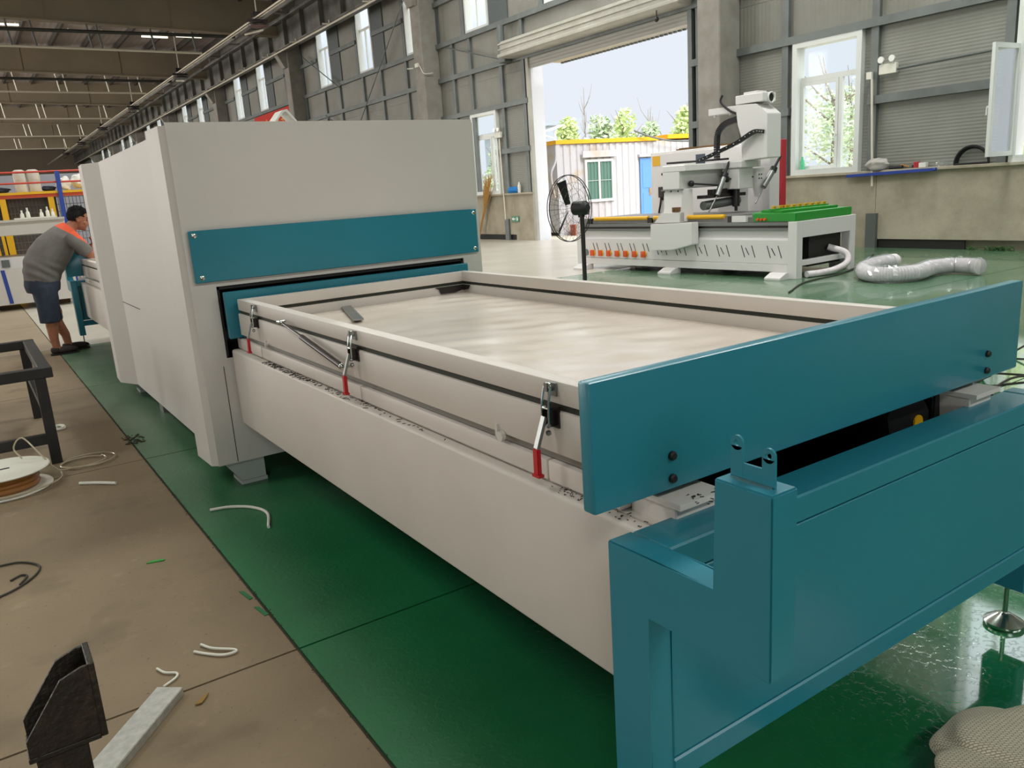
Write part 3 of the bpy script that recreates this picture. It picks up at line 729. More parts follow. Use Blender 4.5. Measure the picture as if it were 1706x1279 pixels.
def tray(label, mir, full=True):
    MIRR[0] = mir
    t = thing('sliding_tray', label, 'tray', (1.765, 2.6 if mir is None else 2*YM-2.6, 0.8))
    B = lambda mb, n, m, **k: mb.build(n, m, t, mirror=mir, **k)
    x0, x1, y0, y1 = 1.095, 2.44, 1.185, 4.14
    def ring(e, z0, z1, wd, bev=0.004):
        X0, X1, Y0, Y1 = x0-e, x1+e, y0, y1+e
        return MB().box(X0, Y0, z0, X0+wd, Y1, z1, bev, 2).box(X1-wd, Y0, z0, X1, Y1, z1, bev, 2).box(X0+wd*0.4, Y1-wd, z0+0.0005, X1-wd*0.4, Y1-0.0003, z1-0.0005, bev, 2).box(X0+wd*0.4, Y0+0.0003, z0+0.0005, X1-wd*0.4, Y0+wd, z1-0.0005, bev, 2)
    B(ring(0.003, 0.826, 0.936, 0.05), 'lower_frame', M['white_low'])
    B(ring(-0.006, 0.936, 0.952, 0.035, 0), 'gasket', M['gasket'])
    B(ring(0.0, 0.952, 1.008, 0.048), 'upper_frame', M['white_low'])
    B(wrinkled_sheet(x0+0.045, x1-0.045, y0+0.045, y1-0.045, 0.889), 'membrane', M['membrane'])
    B(MB().box(x0+0.04, y0+0.04, 0.84, x1-0.04, y1-0.04, 0.866), 'tray_bed', M['white_low'])
    B(MB().box(x0+0.01, y0, 0.806, x0+0.06, y1, 0.826).box(x1-0.06, y0, 0.806, x1-0.01, y1, 0.826), 'runner', M['steel'])
    B(MB().box(0.925, 1.145, 0.82, 2.61, 1.182, 1.088, 0.005, 2), 'end_plate', M['teal'])
    for bx in (1.135, 2.42):
        for bz in (0.845, 0.895):
            B(MB().lathe((bx, 1.145, bz), [(0.010, 0), (0.010, -0.006), (0.007, -0.010)], 12, 'Y'), 'plate_bolt', M['black'])
    B(MB().box(1.045, 4.175, 0.806, 2.485, 4.21, 1.045, 0.004), 'inner_plate', M['teal'])
    if not full: return t
    for yc in (3.83, 2.66, 1.49): clamp(t, B, x0, yc)
    # gas strut from the lid frame to the lower frame
    s = B(MB().cyl((1.066, 3.36, 0.964), (1.062, 3.0, 0.912), 0.006, 10).cyl((1.064, 3.14, 0.931), (1.058, 2.735, 0.872), 0.012, 12), 'gas_strut', M['dark_steel'])
    MB().cyl((1.09, 3.40, 0.968), (1.05, 3.40, 0.968), 0.006, 10).ball((1.064, 3.385, 0.967), 0.011, 2).build('ball_joint', M['chrome'], s, mirror=mir)
    MB().cyl((1.09, 2.72, 0.868), (1.05, 2.72, 0.868), 0.006, 10).ball((1.058, 2.728, 0.871), 0.013, 2).build('ball_joint', M['chrome'], s, mirror=mir)
    B(MB().box(1.085, 3.72, 0.815, 1.092, 3.735, 0.845).cyl((1.09, 3.7, 0.83), (1.075, 3.7, 0.83), 0.006, 8), 'stop_pin', M['white'])
    B(MB().box(1.085, 1.74, 0.815, 1.092, 1.75, 0.85).cyl((1.09, 1.72, 0.822), (1.078, 1.72, 0.822), 0.014, 10), 'stop_pin', M['white'])
    return t
tr_near = tray('white framed sliding tray in the foreground with blue end plate and clamps', None)
tray('white framed sliding tray at the far end of the press under the man', YM, False)
# torn membrane showing dark wood in the far corner of the tray
MB().prism([(2.235, 0.895), (2.33, 0.893), (2.385, 0.905), (2.385, 0.934), (2.20, 0.934), (2.225, 0.92)], 'Y', 4.085, 4.0905).prism([(4.03, 0.91), (4.088, 0.90), (4.088, 0.934), (4.01, 0.934)], 'X', 2.385, 2.3895).build('torn_patch', M['dark_steel'], tr_near)
# loose steel strip lying in the tray
MB().bar((1.655, 4.10, 0.899), (1.50, 3.58, 0.899), 0.05, 0.008).build('steel_strip', M['steel'], label='flat grey steel strip lying across the tray membrane', cat='strip')
# black shavings lying on the beam ledge
sh = MB(); bm = sh.bm
def shaving(x, y, z, s):
    a = rnd.uniform(0, 2*PI); c = rnd.uniform(-1.6, 1.6); p = Vector((x, y, z)); pts = []
    for k in range(4):
        pts.append(p.copy()); p += Vector((math.cos(a), math.sin(a), 0))*s/3; a += c/3
    sh.tube(pts, 0.0011, 4)
for _ in range(230):
    y = 3.75-abs(rnd.gauss(0, 0.62))
    if y < 1.9 or y > 3.72: continue
    shaving(rnd.uniform(1.060, 1.090), y, 0.7465, rnd.uniform(0.008, 0.020))
for _ in range(60): shaving(rnd.uniform(1.062, 1.10), rnd.uniform(1.17, 1.5), 0.7465, rnd.uniform(0.003, 0.007))
for _ in range(70): shaving(rnd.uniform(1.14, 1.32), rnd.uniform(1.055, 1.13), 0.8042, rnd.uniform(0.004, 0.011))
sh.build('metal_shavings', M['shavings'], label='scattered black shavings lying on the white table ledge', cat='shavings', kind='stuff')
MB().prism([(1.46, 1.876), (1.51, 1.935), (1.535, 1.94), (1.585, 1.876), (1.575, 1.876), (1.53, 1.928), (1.515, 1.925), (1.47, 1.876)], 'Y', 4.30, 4.42).build('folded_paper', M['paper'], label='small white folded sheet standing on top of the press', cat='paper')

# ================================================================== ROUTER (CNC)
RZ = math.radians(3.0)
rt = thing('cnc_router', 'white flatbed router machine with gantry beside the open gate', 'machine', (9.41, 7.03, 0), RZ)
def RB(mb, n, m, p=None, **k): return mb.build(n, m, p or rt, local=True, **k)
LY = 4.5; WX = 1.46
RB(MB().box(0, 0, 0, 0.14, 0.14, 0.785, 0.004).box(WX-0.14, 0, 0, WX, 0.14, 0.785, 0.004).box(0.14, 0.0, 0.56, WX-0.14, 0.12, 0.785, 0.004).box(0.14, 0.02, 0.17, WX-0.14, 0.10, 0.245, 0.004), 'end_frame', M['router'])
RB(MB().box(0, LY-0.14, 0, 0.14, LY, 0.785).box(WX-0.14, LY-0.14, 0, WX, LY, 0.785).box(0.14, LY-0.12, 0.56, WX-0.14, LY, 0.785), 'end_frame', M['router'])
RB(MB().box(0.0, 0.141, 0.09, 0.12, LY-0.141, 0.20, 0.004).box(WX-0.12, 0.141, 0.09, WX, LY-0.141, 0.20, 0.004), 'base_tube', M['router'])
RB(MB().prism([(0.012, 0.205), (0.012, 0.53), (0.06, 0.56), (0.06, 0.66), (0.10, 0.66), (0.10, 0.205)], 'Y', 0.142, LY-0.142), 'side_panel', M['router'])
RB(MB().box(0.015, 0.141, 0.665, 0.10, LY-0.141, 0.70).box(0.0, 0.141, 0.735, 0.10, LY-0.141, 0.78), 'linear_rail', M['router_grey'])
RB(MB().box(0.04, 0.141, 0.70, 0.10, LY-0.141, 0.735), 'rail_groove', M['dark_steel'])
RB(MB().box(0.5, 0.14, 0.12, 1.3, LY-0.2, 0.6), 'inner_box', M['dark'])
for y in (0.12, 2.12, 4.15):
    for sgn in (1, -1):
        X = (lambda x: x) if sgn == 1 else (lambda x: WX-x)
        RB(MB().prism([(X(0.06), 0.09), (X(-0.06), 0.09), (X(-0.20), 0.03), (X(-0.20), 0.0), (X(0.06), 0.0)], 'Y', y, y+0.26, 0.004), 'foot', M['router'])
sl = MB()
for g in (0.28, 0.72, 1.17, 1.58, 2.0, 2.4):
    for k in range(3):
        yy = g+k*0.09; L = 0.10 if k == 1 else 0.17
        sl.bar((0.010, yy-L*0.22, 0.37-L/2), (0.010, yy-L*0.22+0.06, 0.37+L/2), 0.008, 0.008)
for g in (2.75, 3.05, 3.35, 3.65, 3.95):
    for k in range(2):
        yy = g+k*0.09; sl.bar((0.010, yy, 0.33), (0.010, yy+0.05, 0.46), 0.008, 0.008)
RB(sl, 'vent_slots', M['dark'], kind='stuff')
for k in range(7):
    y = 2.86+k*0.205
    kn = RB(MB().cyl((0.012, y, 0.285), (-0.012, y, 0.285), 0.055, 16), 'rotary_switch', M['yellow'])
    RB(MB().box(-0.035, y-0.045, 0.235, -0.010, y+0.045, 0.335, 0.008, 2), 'switch_knob', M['orange'], kn)
RB(MB().cyl((0.012, 4.27, 0.29), (0.0, 4.27, 0.29), 0.06, 16), 'fan_grille', M['router_grey'])
RB(MB().box(0.08, 0.5, 0.785, WX-0.08, LY-0.1, 0.85), 'bed', M['router_bed'])
RB(MB().box(0.10, 1.2, 0.851, WX-0.1, LY-0.12, 0.872), 'bed_board', M['router_bed'])
for a, b in ((1.28, 2.7), (2.82, 4.1)):
    RB(MB().cyl((0.09, a, 0.865), (0.09, b, 0.865), 0.035, 10), 'pneumatic_bar', M['yellow'])
for y in (1.15, 2.76, 4.2): RB(MB().box(0.05, y-0.05, 0.785, 0.16, y+0.05, 0.87), 'bar_bracket', M['dark_steel'])
RB(MB().box(0.02, 0.85, 0.785, 0.07, 1.1, 0.875), 'bed_stop', M['router'])
# green tool magazine with yellow forks
mg = RB(MB().prism([(0.02, 0.03), (WX-0.06, 0.03), (WX-0.06, 0.62), (0.30, 0.95), (0.02, 0.72)], 'Z', 0.786, 0.90, 0.01).prism([(0.10, 0.30), (WX-0.14, 0.20), (WX-0.14, 0.58), (0.30, 0.80)], 'Z', 0.90, 0.935, 0.008), 'tool_magazine', M['green_mag'])
for k in range(9):
    x = 0.22+k*0.135; y = 0.52-k*0.012
    RB(MB().box(x-0.05, y-0.05, 0.935, x+0.05, y+0.05, 0.955), 'fork_base', M['green_mag'], mg)
    RB(MB().cyl((x-0.03, y, 0.955), (x-0.03, y, 0.985), 0.016, 8).cyl((x+0.03, y, 0.955), (x+0.03, y, 0.985), 0.016, 8).box(x-0.045, y-0.02, 0.980, x+0.045, y+0.02, 0.992), 'tool_fork', M['yellow'], mg)
for k in range(3): RB(MB().cyl((0.02, 0.64-0.06*k, 0.82), (-0.01, 0.64-0.06*k, 0.82), 0.018, 8), 'air_fitting', M['orange'], mg)
# carriage, leg and gantry beam
RB(MB().prism([(1.70, 0.80), (2.56, 0.78), (2.56, 0.36), (2.1, 0.38), (1.70, 0.47)], 'X', -0.15, 0.0, 0.01), 'gantry_carriage', M['router'])
RB(MB().prism([(-0.12, 0.80), (0.22, 0.80), (0.20, 1.29), (-0.04, 1.29), (-0.06, 1.0)], 'Y', 1.98, 2.35, 0.006).prism([(1.98, 0.80), (2.50, 0.80), (2.35, 0.95), (1.98, 0.95)], 'X', -0.12, 0.0, 0.004), 'gantry_leg', M['router'])
RB(MB().box(WX-0.20, 1.98, 0.80, WX+0.12, 2.35, 1.29, 0.006), 'gantry_leg', M['router'])
RB(MB().box(-0.08, 1.96, 1.285, -0.03, 2.38, 1.30), 'cap_plate', M['router_grey'])
for y in (2.02, 2.16, 2.3): RB(MB().ball((-0.09, y, 1.272), 0.016, 1), 'cap_bolt', M['black'])
RB(MB().box(-0.06, 2.02, 1.30, WX+0.14, 2.36, 1.56, 0.006), 'gantry_beam', M['router'])
RB(MB().box(-0.06, 1.90, 1.56, WX+0.16, 2.36, 1.66, 0.01), 'beam_cover', M['router'])
RB(MB().box(-0.05, 2.0, 0.96, -0.10, 2.14, 1.03).cyl((-0.10, 2.04, 0.995), (-0.12, 2.04, 0.995), 0.012, 8).cyl((-0.10, 2.1, 0.995), (-0.12, 2.1, 0.995), 0.012, 8), 'terminal_block', M['wood'])
# head cover on the gantry
hd = RB(MB().prism([(1.16, 1.68), (1.16, 2.32), (1.36, 2.48), (1.74, 2.50), (1.70, 2.2), (1.62, 2.02), (1.62, 1.66)], 'X', 0.93, 1.28, 0.008), 'head_cover', M['router'])
RB(MB().box(0.93, 1.24, 2.50, 1.26, 1.74, 2.63, 0.008).box(0.98, 1.38, 2.63, 1.22, 1.62, 2.67), 'duct_box', M['router'], hd)
RB(MB().tube([(1.12+0.075*math.cos(2*PI*k/20), 1.225, 2.555+0.075*math.sin(2*PI*k/20)) for k in range(20)], 0.014, 6, closed=True), 'duct_collar', M['router'], hd)
RB(MB().cyl((1.12, 1.238, 2.555), (1.12, 1.232, 2.555), 0.068, 20), 'duct_mouth', M['dark'], hd)
RB(MB().box(1.0, 1.74, 2.40, 1.18, 2.32, 2.50, 0.004).box(1.02, 1.9, 2.37, 1.06, 1.93, 2.41).box(1.02, 2.2, 2.37, 1.06, 2.23, 2.41), 'duct_arm', M['router'], hd)
RB(MB().tube(spline([(1.0, 1.72, 2.36), (0.98, 1.86, 2.42), (0.98, 2.0, 2.52), (0.98, 2.06, 2.6), (0.98, 2.02, 2.68)], 5), 0.018, 8), 'air_hose', M['black'], hd)
def chain(pts, wd, ht, name):
    P = spline(pts, 7); mb = MB()
    for a, b in zip(P, P[1:]):
        dd = (b-a); mb.bar(a+dd*0.04, b-dd*0.04, wd, ht)
    return mb
def pins(pts, off):
    P = spline(pts, 7); mb = MB()
    for a, b in zip(P[::2], P[1::2]):
        c = (a+b)/2+Vector(off); mb.box(c.x-0.004, c.y-0.009, c.z-0.007, c.x+0.004, c.y+0.009, c.z+0.007)
    return mb
RB(pins([(0.90, 1.20, 2.06), (0.88, 1.36, 2.07), (0.80, 1.62, 1.93), (0.62, 1.95, 1.78), (0.50, 2.12, 1.70)], (-0.05, -0.02, 0)), 'chain_pins', M['steel'], kind='stuff')
RB(chain([(0.90, 1.20, 2.06), (0.88, 1.36, 2.07), (0.80, 1.62, 1.93), (0.62, 1.95, 1.78), (0.50, 2.12, 1.70)], 0.09, 0.055, 'c'), 'drag_chain', M['black'])
RB(chain([(0.98, 1.72, 2.30), (0.95, 1.95, 2.24), (0.92, 2.06, 2.12), (0.90, 2.07, 1.95), (0.90, 2.07, 1.70)], 0.055, 0.09, 'c'), 'drag_chain', M['black'])
RB(MB().tube([(0.05, 2.36, 1.70), (0.8, 2.2, 1.71), (1.1, 2.0, 1.715)], 0.018, 6), 'cable_duct', M['black'])
# spindle group below the head
RB(MB().box(0.86, 1.62, 1.24, 1.22, 1.95, 1.56, 0.01).box(0.84, 1.56, 1.56, 1.34, 1.92, 1.66, 0.008), 'z_carriage', M['router'])
RB(MB().prism([(1.24, 1.54), (1.42, 1.54), (1.42, 1.30), (1.34, 1.10), (1.28, 1.10), (1.24, 1.28)], 'Y', 1.56, 1.64), 'bearing_plate', M['router'])
for x, z in ((1.29, 1.44), (1.35, 1.44), (1.29, 1.38), (1.35, 1.38)): RB(MB().cyl((x, 1.56, z), (x, 1.552, z), 0.012, 8), 'plate_bolt', M['black'])
RB(MB().cyl((1.0, 1.78, 0.97), (1.0, 1.78, 1.24), 0.06, 14).cyl((1.0, 1.78, 0.90), (1.0, 1.78, 0.97), 0.025, 10), 'spindle', M['dark_steel'])
RB(MB().box(0.3, 1.82, 1.13, 1.3, 1.98, 1.18).box(0.5, 1.84, 1.18, 1.1, 1.94, 1.26), 'press_roller', M['dark_steel'])
RB(MB().cyl((0.35, 1.9, 1.02), (1.2, 1.9, 1.06), 0.07, 14), 'dust_brush', M['router_grey'])
for a, b, c in (((0.56, 1.80, 1.16), (0.74, 1.80, 1.46), (0.86, 1.80, 1.66)), ((1.32, 1.5, 1.24), (1.58, 1.5, 1.50), (1.76, 1.5, 1.70))):
    g_ = RB(MB().cyl(a, b, 0.045, 14), 'air_cylinder', M['steel'])
    RB(MB().cyl(b, c, 0.02, 8).cyl(Vector(b)-Vector((0.02, 0, 0.03)), Vector(b)+Vector((0.02, 0, 0.03)), 0.055, 14), 'cylinder_rod', M['black'], g_)
    RB(MB().cyl(a, Vector(a)-Vector((0.2, 0, 0.24)), 0.012, 8), 'piston_rod', M['steel'], g_)
for a, b in (((0.16, 1.97, 1.37), (0.60, 1.82, 1.32)), ((0.80, 1.80, 1.40), (1.22, 1.62, 1.41))):
    RB(MB().ball(a, 0.05, 2).cyl(a, b, 0.014, 8), 'ball_lever', M['black'])
# clear suction hose at the end frame
MB().tube(spline([(10.35, 7.2, 0.36), (10.48, 7.0, 0.27), (10.42, 6.93, 0.14), (10.15, 6.93, 0.07), (9.85, 6.97, 0.05), (9.62, 7.02, 0.05)], 6), 0.045, 12).build('suction_hose', M['hose'], label='thick clear suction hose hanging out of the router end frame', cat='hose')
# control cabinet standing behind the router
cb_ = thing('control_cabinet', 'tall white control cabinet standing behind the router gantry', 'cabinet', (11.45, 10.3, 0))
MB().box(11.25, 8.95, 0.0, 11.50, 11.75, 1.965, 0.008).build('cabinet_body', M['router'], cb_)
MB().box(11.235, 9.5, 0.30, 11.25, 11.70, 1.93, 0.004).build('cabinet_door', M['router'], cb_)
MB().box(11.228, 11.48, 1.72, 11.235, 11.68, 1.90).build('warning_label', M['yellow'], cb_)
MB().box(11.22, 10.35, 1.65, 11.235, 10.56, 1.86).build('air_filter', M['navy'], cb_)
MB().box(11.20, 11.02, 1.545, 11.235, 11.30, 1.635).build('push_button_panel', M['dark_steel'], cb_)
for y in (11.08, 11.16, 11.24): MB().cyl((11.20, y, 1.59), (11.185, y, 1.59), 0.028, 10).build('push_button', M['green_sign'], cb_)
for z in (1.1, 1.56): MB().cyl((11.235, 11.42, z), (11.22, 11.42, z), 0.025, 10).build('door_lock', M['dark_steel'], cb_)
MB().box(11.20, 11.38, 1.13, 11.235, 11.52, 1.33, 0.01).tube(spline([(11.21, 11.45, 1.13), (11.2, 11.46, 1.0), (11.2, 11.5, 0.85), (11.22, 11.5, 0.75)], 4), 0.02, 6).build('hand_pendant', M['dark_steel'], cb_)
MB().bar((11.3, 11.0, 1.985), (11.45, 9.2, 1.985), 0.10, 0.03).bar((11.55, 11.3, 1.985), (11.4, 9.9, 1.985), 0.12, 0.03).build('wooden_slats', M['wood'], label='loose wooden slats lying on top of the control cabinet', cat='slats')
MB().box(12.32, 9.55, 0, 12.46, 9.70, 2.02, 0.01).build('red_post', M['red_post'], label='red painted post standing behind the router near the window', cat='post')

# ================================================================== PEDESTAL FAN
fan = thing('pedestal_fan', 'black pedestal fan with round wire cage by the open gate', 'fan', (6.936, 8.577, 0))
MB().lathe((6.936, 8.577, 0), [(0.19, 0), (0.19, 0.03), (0.045, 0.05)], 20).build('base', M['black'], fan)
MB().cyl((6.936, 8.577, 0.05), (6.936, 8.577, 1.09), 0.03, 12).build('pole', M['dark_steel'], fan)
ax = Vector((-0.20, 0.98, 0.0)).normalized(); side_v = Vector((ax.y, -ax.x, 0)); upv = Vector((0, 0, 1)); hc = Vector((6.90, 8.70, 1.161))
MB().tube([hc-ax*0.24, hc-ax*0.20, hc-ax*0.02, hc+ax*0.02], 0.1, 18, radii=[0.05, 0.094, 0.094, 0.045]).box(6.91, 8.55, 1.04, 6.96, 8.63, 1.12).build('motor', M['black'], fan)
cg = MB()
def fp(r, a, o): return hc + ax*o + (side_v*math.cos(a)+upv*math.sin(a))*r
for r, o in ((0.44, 0.05), (0.44, 0.09), (0.34, -0.01), (0.26, -0.03), (0.19, -0.04), (0.34, 0.15), (0.21, 0.17), (0.07, 0.18)):
    cg.tube([fp(r, 2*PI*k/40, o) for k in range(40)], 0.006 if r > 0.43 else 0.002, 5, closed=True)
for k in range(36):
    a = 2*PI*k/36
    cg.tube([fp(0.09, a, -0.04), fp(0.26, a, -0.03), fp(0.44, a, 0.05)], 0.0018, 4)
    if k % 2 == 0: cg.tube([fp(0.05, a, 0.18), fp(0.26, a, 0.16), fp(0.44, a, 0.09)], 0.0018, 4)
cg.build('wire_cage', M['dark_steel'], fan)
for k in range(3):
    a0 = 1.95+2*PI*k/3; q = []
    bl = MB(); L0 = [fp(0.06, a0-0.3, 0.05), fp(0.39, a0-0.14, 0.04), fp(0.39, a0+0.13, 0.11), fp(0.06, a0+0.35, 0.11)]
    L1 = [p+ax*0.006 for p in L0]
    A = [bl.bm.verts.new(p) for p in L0]; Bv = [bl.bm.verts.new(p) for p in L1]
    bl.bm.faces.new(A); bl.bm.faces.new(Bv[::-1])
    for i in range(4): bl.bm.faces.new((A[i], A[(i+1) % 4], Bv[(i+1) % 4], Bv[i]))
    bl.build('blade', M['black'], fan)
MB().tube(spline([(6.86, 8.72, 0.012), (6.78, 8.9, 0.012), (6.85, 9.3, 0.012), (7.1, 9.8, 0.012), (7.5, 10.4, 0.012)], 4), 0.01, 6).build('power_cord', M['black'], fan)

# ================================================================== PALE DUCT HOSE ON THE FLOOR
hz = thing('flexible_duct', 'pale ribbed duct hose in clear film curled on the green floor', 'hose', (10.4, 6.2, 0))
DUCT = [(11.12, 6.62, 0.105), (10.60, 6.60, 0.105), (10.0, 6.40, 0.105), (9.62, 6.08, 0.105), (9.62, 5.80, 0.105), (9.95, 5.62, 0.105), (10.45, 5.72, 0.105), (10.75, 5.60, 0.11), (10.75, 5.35, 0.11), (10.70, 5.22, 0.11)]
path = spline(DUCT, 22)
MB().tube(path, 0.12, 14, radii=[0.090+0.010*(i % 2) for i in range(len(path))]).build('ribbed_duct', M['hose'], hz)
fw_ = MB(); fpath = path[6::3]; fw_.tube(fpath, 0.11, 14)
for v in fw_.bm.verts:
    c = min(fpath, key=lambda p: (p-v.co).length_squared); dv = v.co-c
    v.co = c + dv*(0.97+rnd.uniform(-0.04, 0.17)*(1.0 if dv.z > -0.02 else 0.2))
fw_.build('film_wrap', M['film'], hz, smooth=False)

# floor cable behind the tray, under the router end
MB().tube(spline([(8.3, 6.3, 0.008), (9.2, 6.72, 0.008), (10.2, 6.85, 0.008), (11.4, 7.3, 0.008), (12.6, 7.9, 0.008)], 5), 0.012, 6).build('floor_cable', M['cable'], label='dark cable running across the green floor past the router', cat='cable')
# tangle of thin wires beyond the end plate
tw = MB()
for k in range(5):
    pts = [(5.05+0.06*k+rnd.uniform(-.1, .1), 2.55+rnd.uniform(-.2, .25), 0.01)]
    for j in range(6): pts.append((pts[-1][0]+rnd.uniform(0.05, 0.36), pts[-1][1]+rnd.uniform(-0.26, 0.24), 0.009+rnd.uniform(0, 0.09)))
    tw.tube(spline(pts, 5), 0.008, 5)
tw.build('wire_tangle', M['cable'], label='tangle of thin dark wires on the wet floor beyond the end plate', cat='wire')

# ================================================================== THINGS ON THE CONCRETE SIDE
tb = thing('steel_table', 'black welded steel table frame at the edge of the concrete', 'table', (-0.4, 6.2, 0))
x0, x1, y0, y1 = -1.3, 0.30, 5.52, 7.02
for x, y in ((x1-0.09, y0), (x1-0.09, y1-0.06), (x0, y0), (x0, y1-0.06)):
    MB().box(x, y, 0, x+0.06, y+0.06, 0.535).build('leg', M['black_steel'], tb)
MB().box(x0, y0-0.005, 0.536, x1+0.012, y0+0.065, 0.60, 0.004).build('top_rail', M['black_steel'], tb)
MB().box(x0, y1-0.065, 0.536, x1+0.012, y1, 0.60, 0.004).build('top_rail', M['black_steel'], tb)
MB().box(x1-0.06, y0+0.066, 0.537, x1+0.01, y1-0.066, 0.599, 0.004).build('top_rail', M['black_steel'], tb)
MB().box(-0.5, y0+0.066, 0.537, -0.43, y1-0.066, 0.599).build('top_rail', M['black_steel'], tb)
MB().box(x0+0.06, y0+0.005, 0.13, x1-0.09, y0+0.055, 0.19).build('stretcher', M['black_steel'], tb)
MB().box(x1-0.085, y0+0.06, 0.33, x1-0.04, y1-0.06, 0.38).build('stretcher', M['black_steel'], tb)
# spool of tubing
sp = thing('tubing_spool', 'white flanged spool wound with amber tubing on the concrete', 'spool', (-0.05, 5.18, 0))
c = (-0.05, 5.18, 0)
MB().lathe((c[0], c[1], 0), [(0.235, 0), (0.24, 0.006), (0.235, 0.012)], 36).build('flange', M['plastic_w'], sp)
MB().lathe((c[0], c[1], 0.013), [(0.17, 0), (0.18, 0.015), (0.17, 0.03), (0.18, 0.045), (0.17, 0.06), (0.18, 0.075), (0.17, 0.095)], 32).build('wound_tubing', M['amber'], sp)
MB().lathe((c[0], c[1], 0.11), [(0.235, 0), (0.24, 0.006), (0.235, 0.012)], 36).build('flange', M['plastic_w'], sp)
MB().box(c[0]-0.05, c[1]-0.012, 0.1222, c[0]+0.04, c[1]+0.012, 0.1232).build('hub_slot', M['black'], sp)
cl = MB()
def loop(cx, cy, r, a0, a1, z0, z1, n=24):
    return [(cx+r*math.cos(a0+(a1-a0)*k/n), cy+r*0.9*math.sin(a0+(a1-a0)*k/n), z0+(z1-z0)*k/n) for k in range(n+1)]
cl.tube(loop(0.40, 5.40, 0.15, 2.2, 2.2+2*PI*1.05, 0.012, 0.016), 0.0045, 6)
cl.tube(loop(0.37, 5.38, 0.125, 0.5, 0.5+2*PI, 0.012, 0.02), 0.0045, 6)
cl.tube(spline([(0.30, 5.27, 0.02), (0.22, 5.2, 0.05), (0.15, 5.2, 0.16), (0.08, 5.26, 0.26), (0.03, 5.3, 0.20), (0.06, 5.28, 0.135)], 6), 0.0045, 6)
cl.tube(spline([(0.24, 5.25, 0.03), (0.22, 5.08, 0.03), (0.12, 4.97, 0.03), (-0.05, 4.93, 0.03), (-0.2, 4.98, 0.03)], 6), 0.0045, 6)
cl.build('tubing_coil', M['clear_tube'], label='loose coil of cloudy thin tubing beside the white spool', cat='tubing')
MB().tube([(0.335+0.032*math.cos(2*PI*k/20), 6.47+0.06*math.sin(2*PI*k/20), 0.008) for k in range(20)], 0.014, 6, closed=True).build('plastic_ring', M['plastic_w'], label='small white oval plastic ring on concrete near the black table', cat='ring')
MB().tube(spline([(0.300, 4.955, 0.009), (0.38, 4.885, 0.010), (0.465, 4.80, 0.009)], 4), 0.009, 8).build('plastic_rod', M['plastic_w'], label='short straight white plastic rod lying on the concrete', cat='rod')
MB().tube(spline([(0.775, 3.985, 0.008), (0.865, 3.955, 0.008), (0.95, 3.87, 0.008), (0.985, 3.74, 0.008), (0.935, 3.56, 0.008)], 6), 0.0075, 8).build('bent_tube', M['plastic_w'], label='curved white plastic tube lying on the green floor', cat='tube')
MB().tube(spline([(-0.15, 3.98, 0.006), (-0.05, 3.96, 0.006), (0.02, 3.86, 0.006), (0.0, 3.76, 0.006), (-0.08, 3.66, 0.006), (-0.2, 3.6, 0.006)], 6), 0.0045, 6).tube(spline([(-0.09, 3.77, 0.006), (-0.05, 3.80, 0.006), (-0.03, 3.77, 0.006), (-0.06, 3.70, 0.006)], 5), 0.0045, 6).build('curled_cable', M['cable'], label='short curled dark cable on the concrete', cat='cable')
MB().tube(spline([(0.425, 2.70, 0.007), (0.45, 2.645, 0.009), (0.505, 2.592, 0.008), (0.508, 2.572, 0.008), (0.47, 2.578, 0.008), (0.43, 2.62, 0.007), (0.395, 2.668, 0.007)], 6), 0.0045, 8).build('folded_strap', M['plastic_w'], label='folded white plastic strap lying on the concrete near a joint', cat='strap')
MB().tube(spline([(0.272, 2.645, 0.006), (0.288, 2.60, 0.007), (0.318, 2.572, 0.007), (0.31, 2.545, 0.007), (0.268, 2.52, 0.006)], 5), 0.004, 8).build('twisted_strap', M['plastic_w'], label='small twisted white strap above the aluminium bar end', cat='strap')
# aluminium bar
MB().bar((0.280, 2.468, 0.014), (-0.035, 2.092, 0.014), 0.085, 0.028, bev=0.002).build('aluminium_bar', M['alu'], label='flat aluminium bar lying on the concrete in the foreground', cat='bar')
# steel bracket on a post
bk = thing('steel_bracket', 'dark oily steel bracket on a stub post in the foreground corner', 'bracket', (0.0, 1.95, 0))
MB().prism([(-0.085, 0.305), (-0.085, 0.345), (0.0, 0.462), (0.045, 0.478), (0.058, 0.478), (0.058, 0.305)], 'Y', 1.90, 1.908).build('gusset', M['raw_steel'], bk)
MB().prism([(-0.085, 0.305), (-0.085, 0.345), (0.0, 0.462), (0.045, 0.478), (0.058, 0.478), (0.058, 0.305)], 'Y', 2.0, 2.008).build('gusset', M['raw_steel'], bk)
MB().box(0.058, 1.897, 0.295, 0.072, 2.011, 0.482, 0.002).build('end_plate', M['raw_steel'], bk)
MB().box(-0.088, 1.897, 0.292, 0.058, 2.011, 0.304, 0.002).build('base_plate', M['raw_steel'], bk)
MB().box(-0.075, 1.905, 0.0, 0.03, 2.0, 0.291, 0.003).build('stub_post', M['raw_steel'], bk)
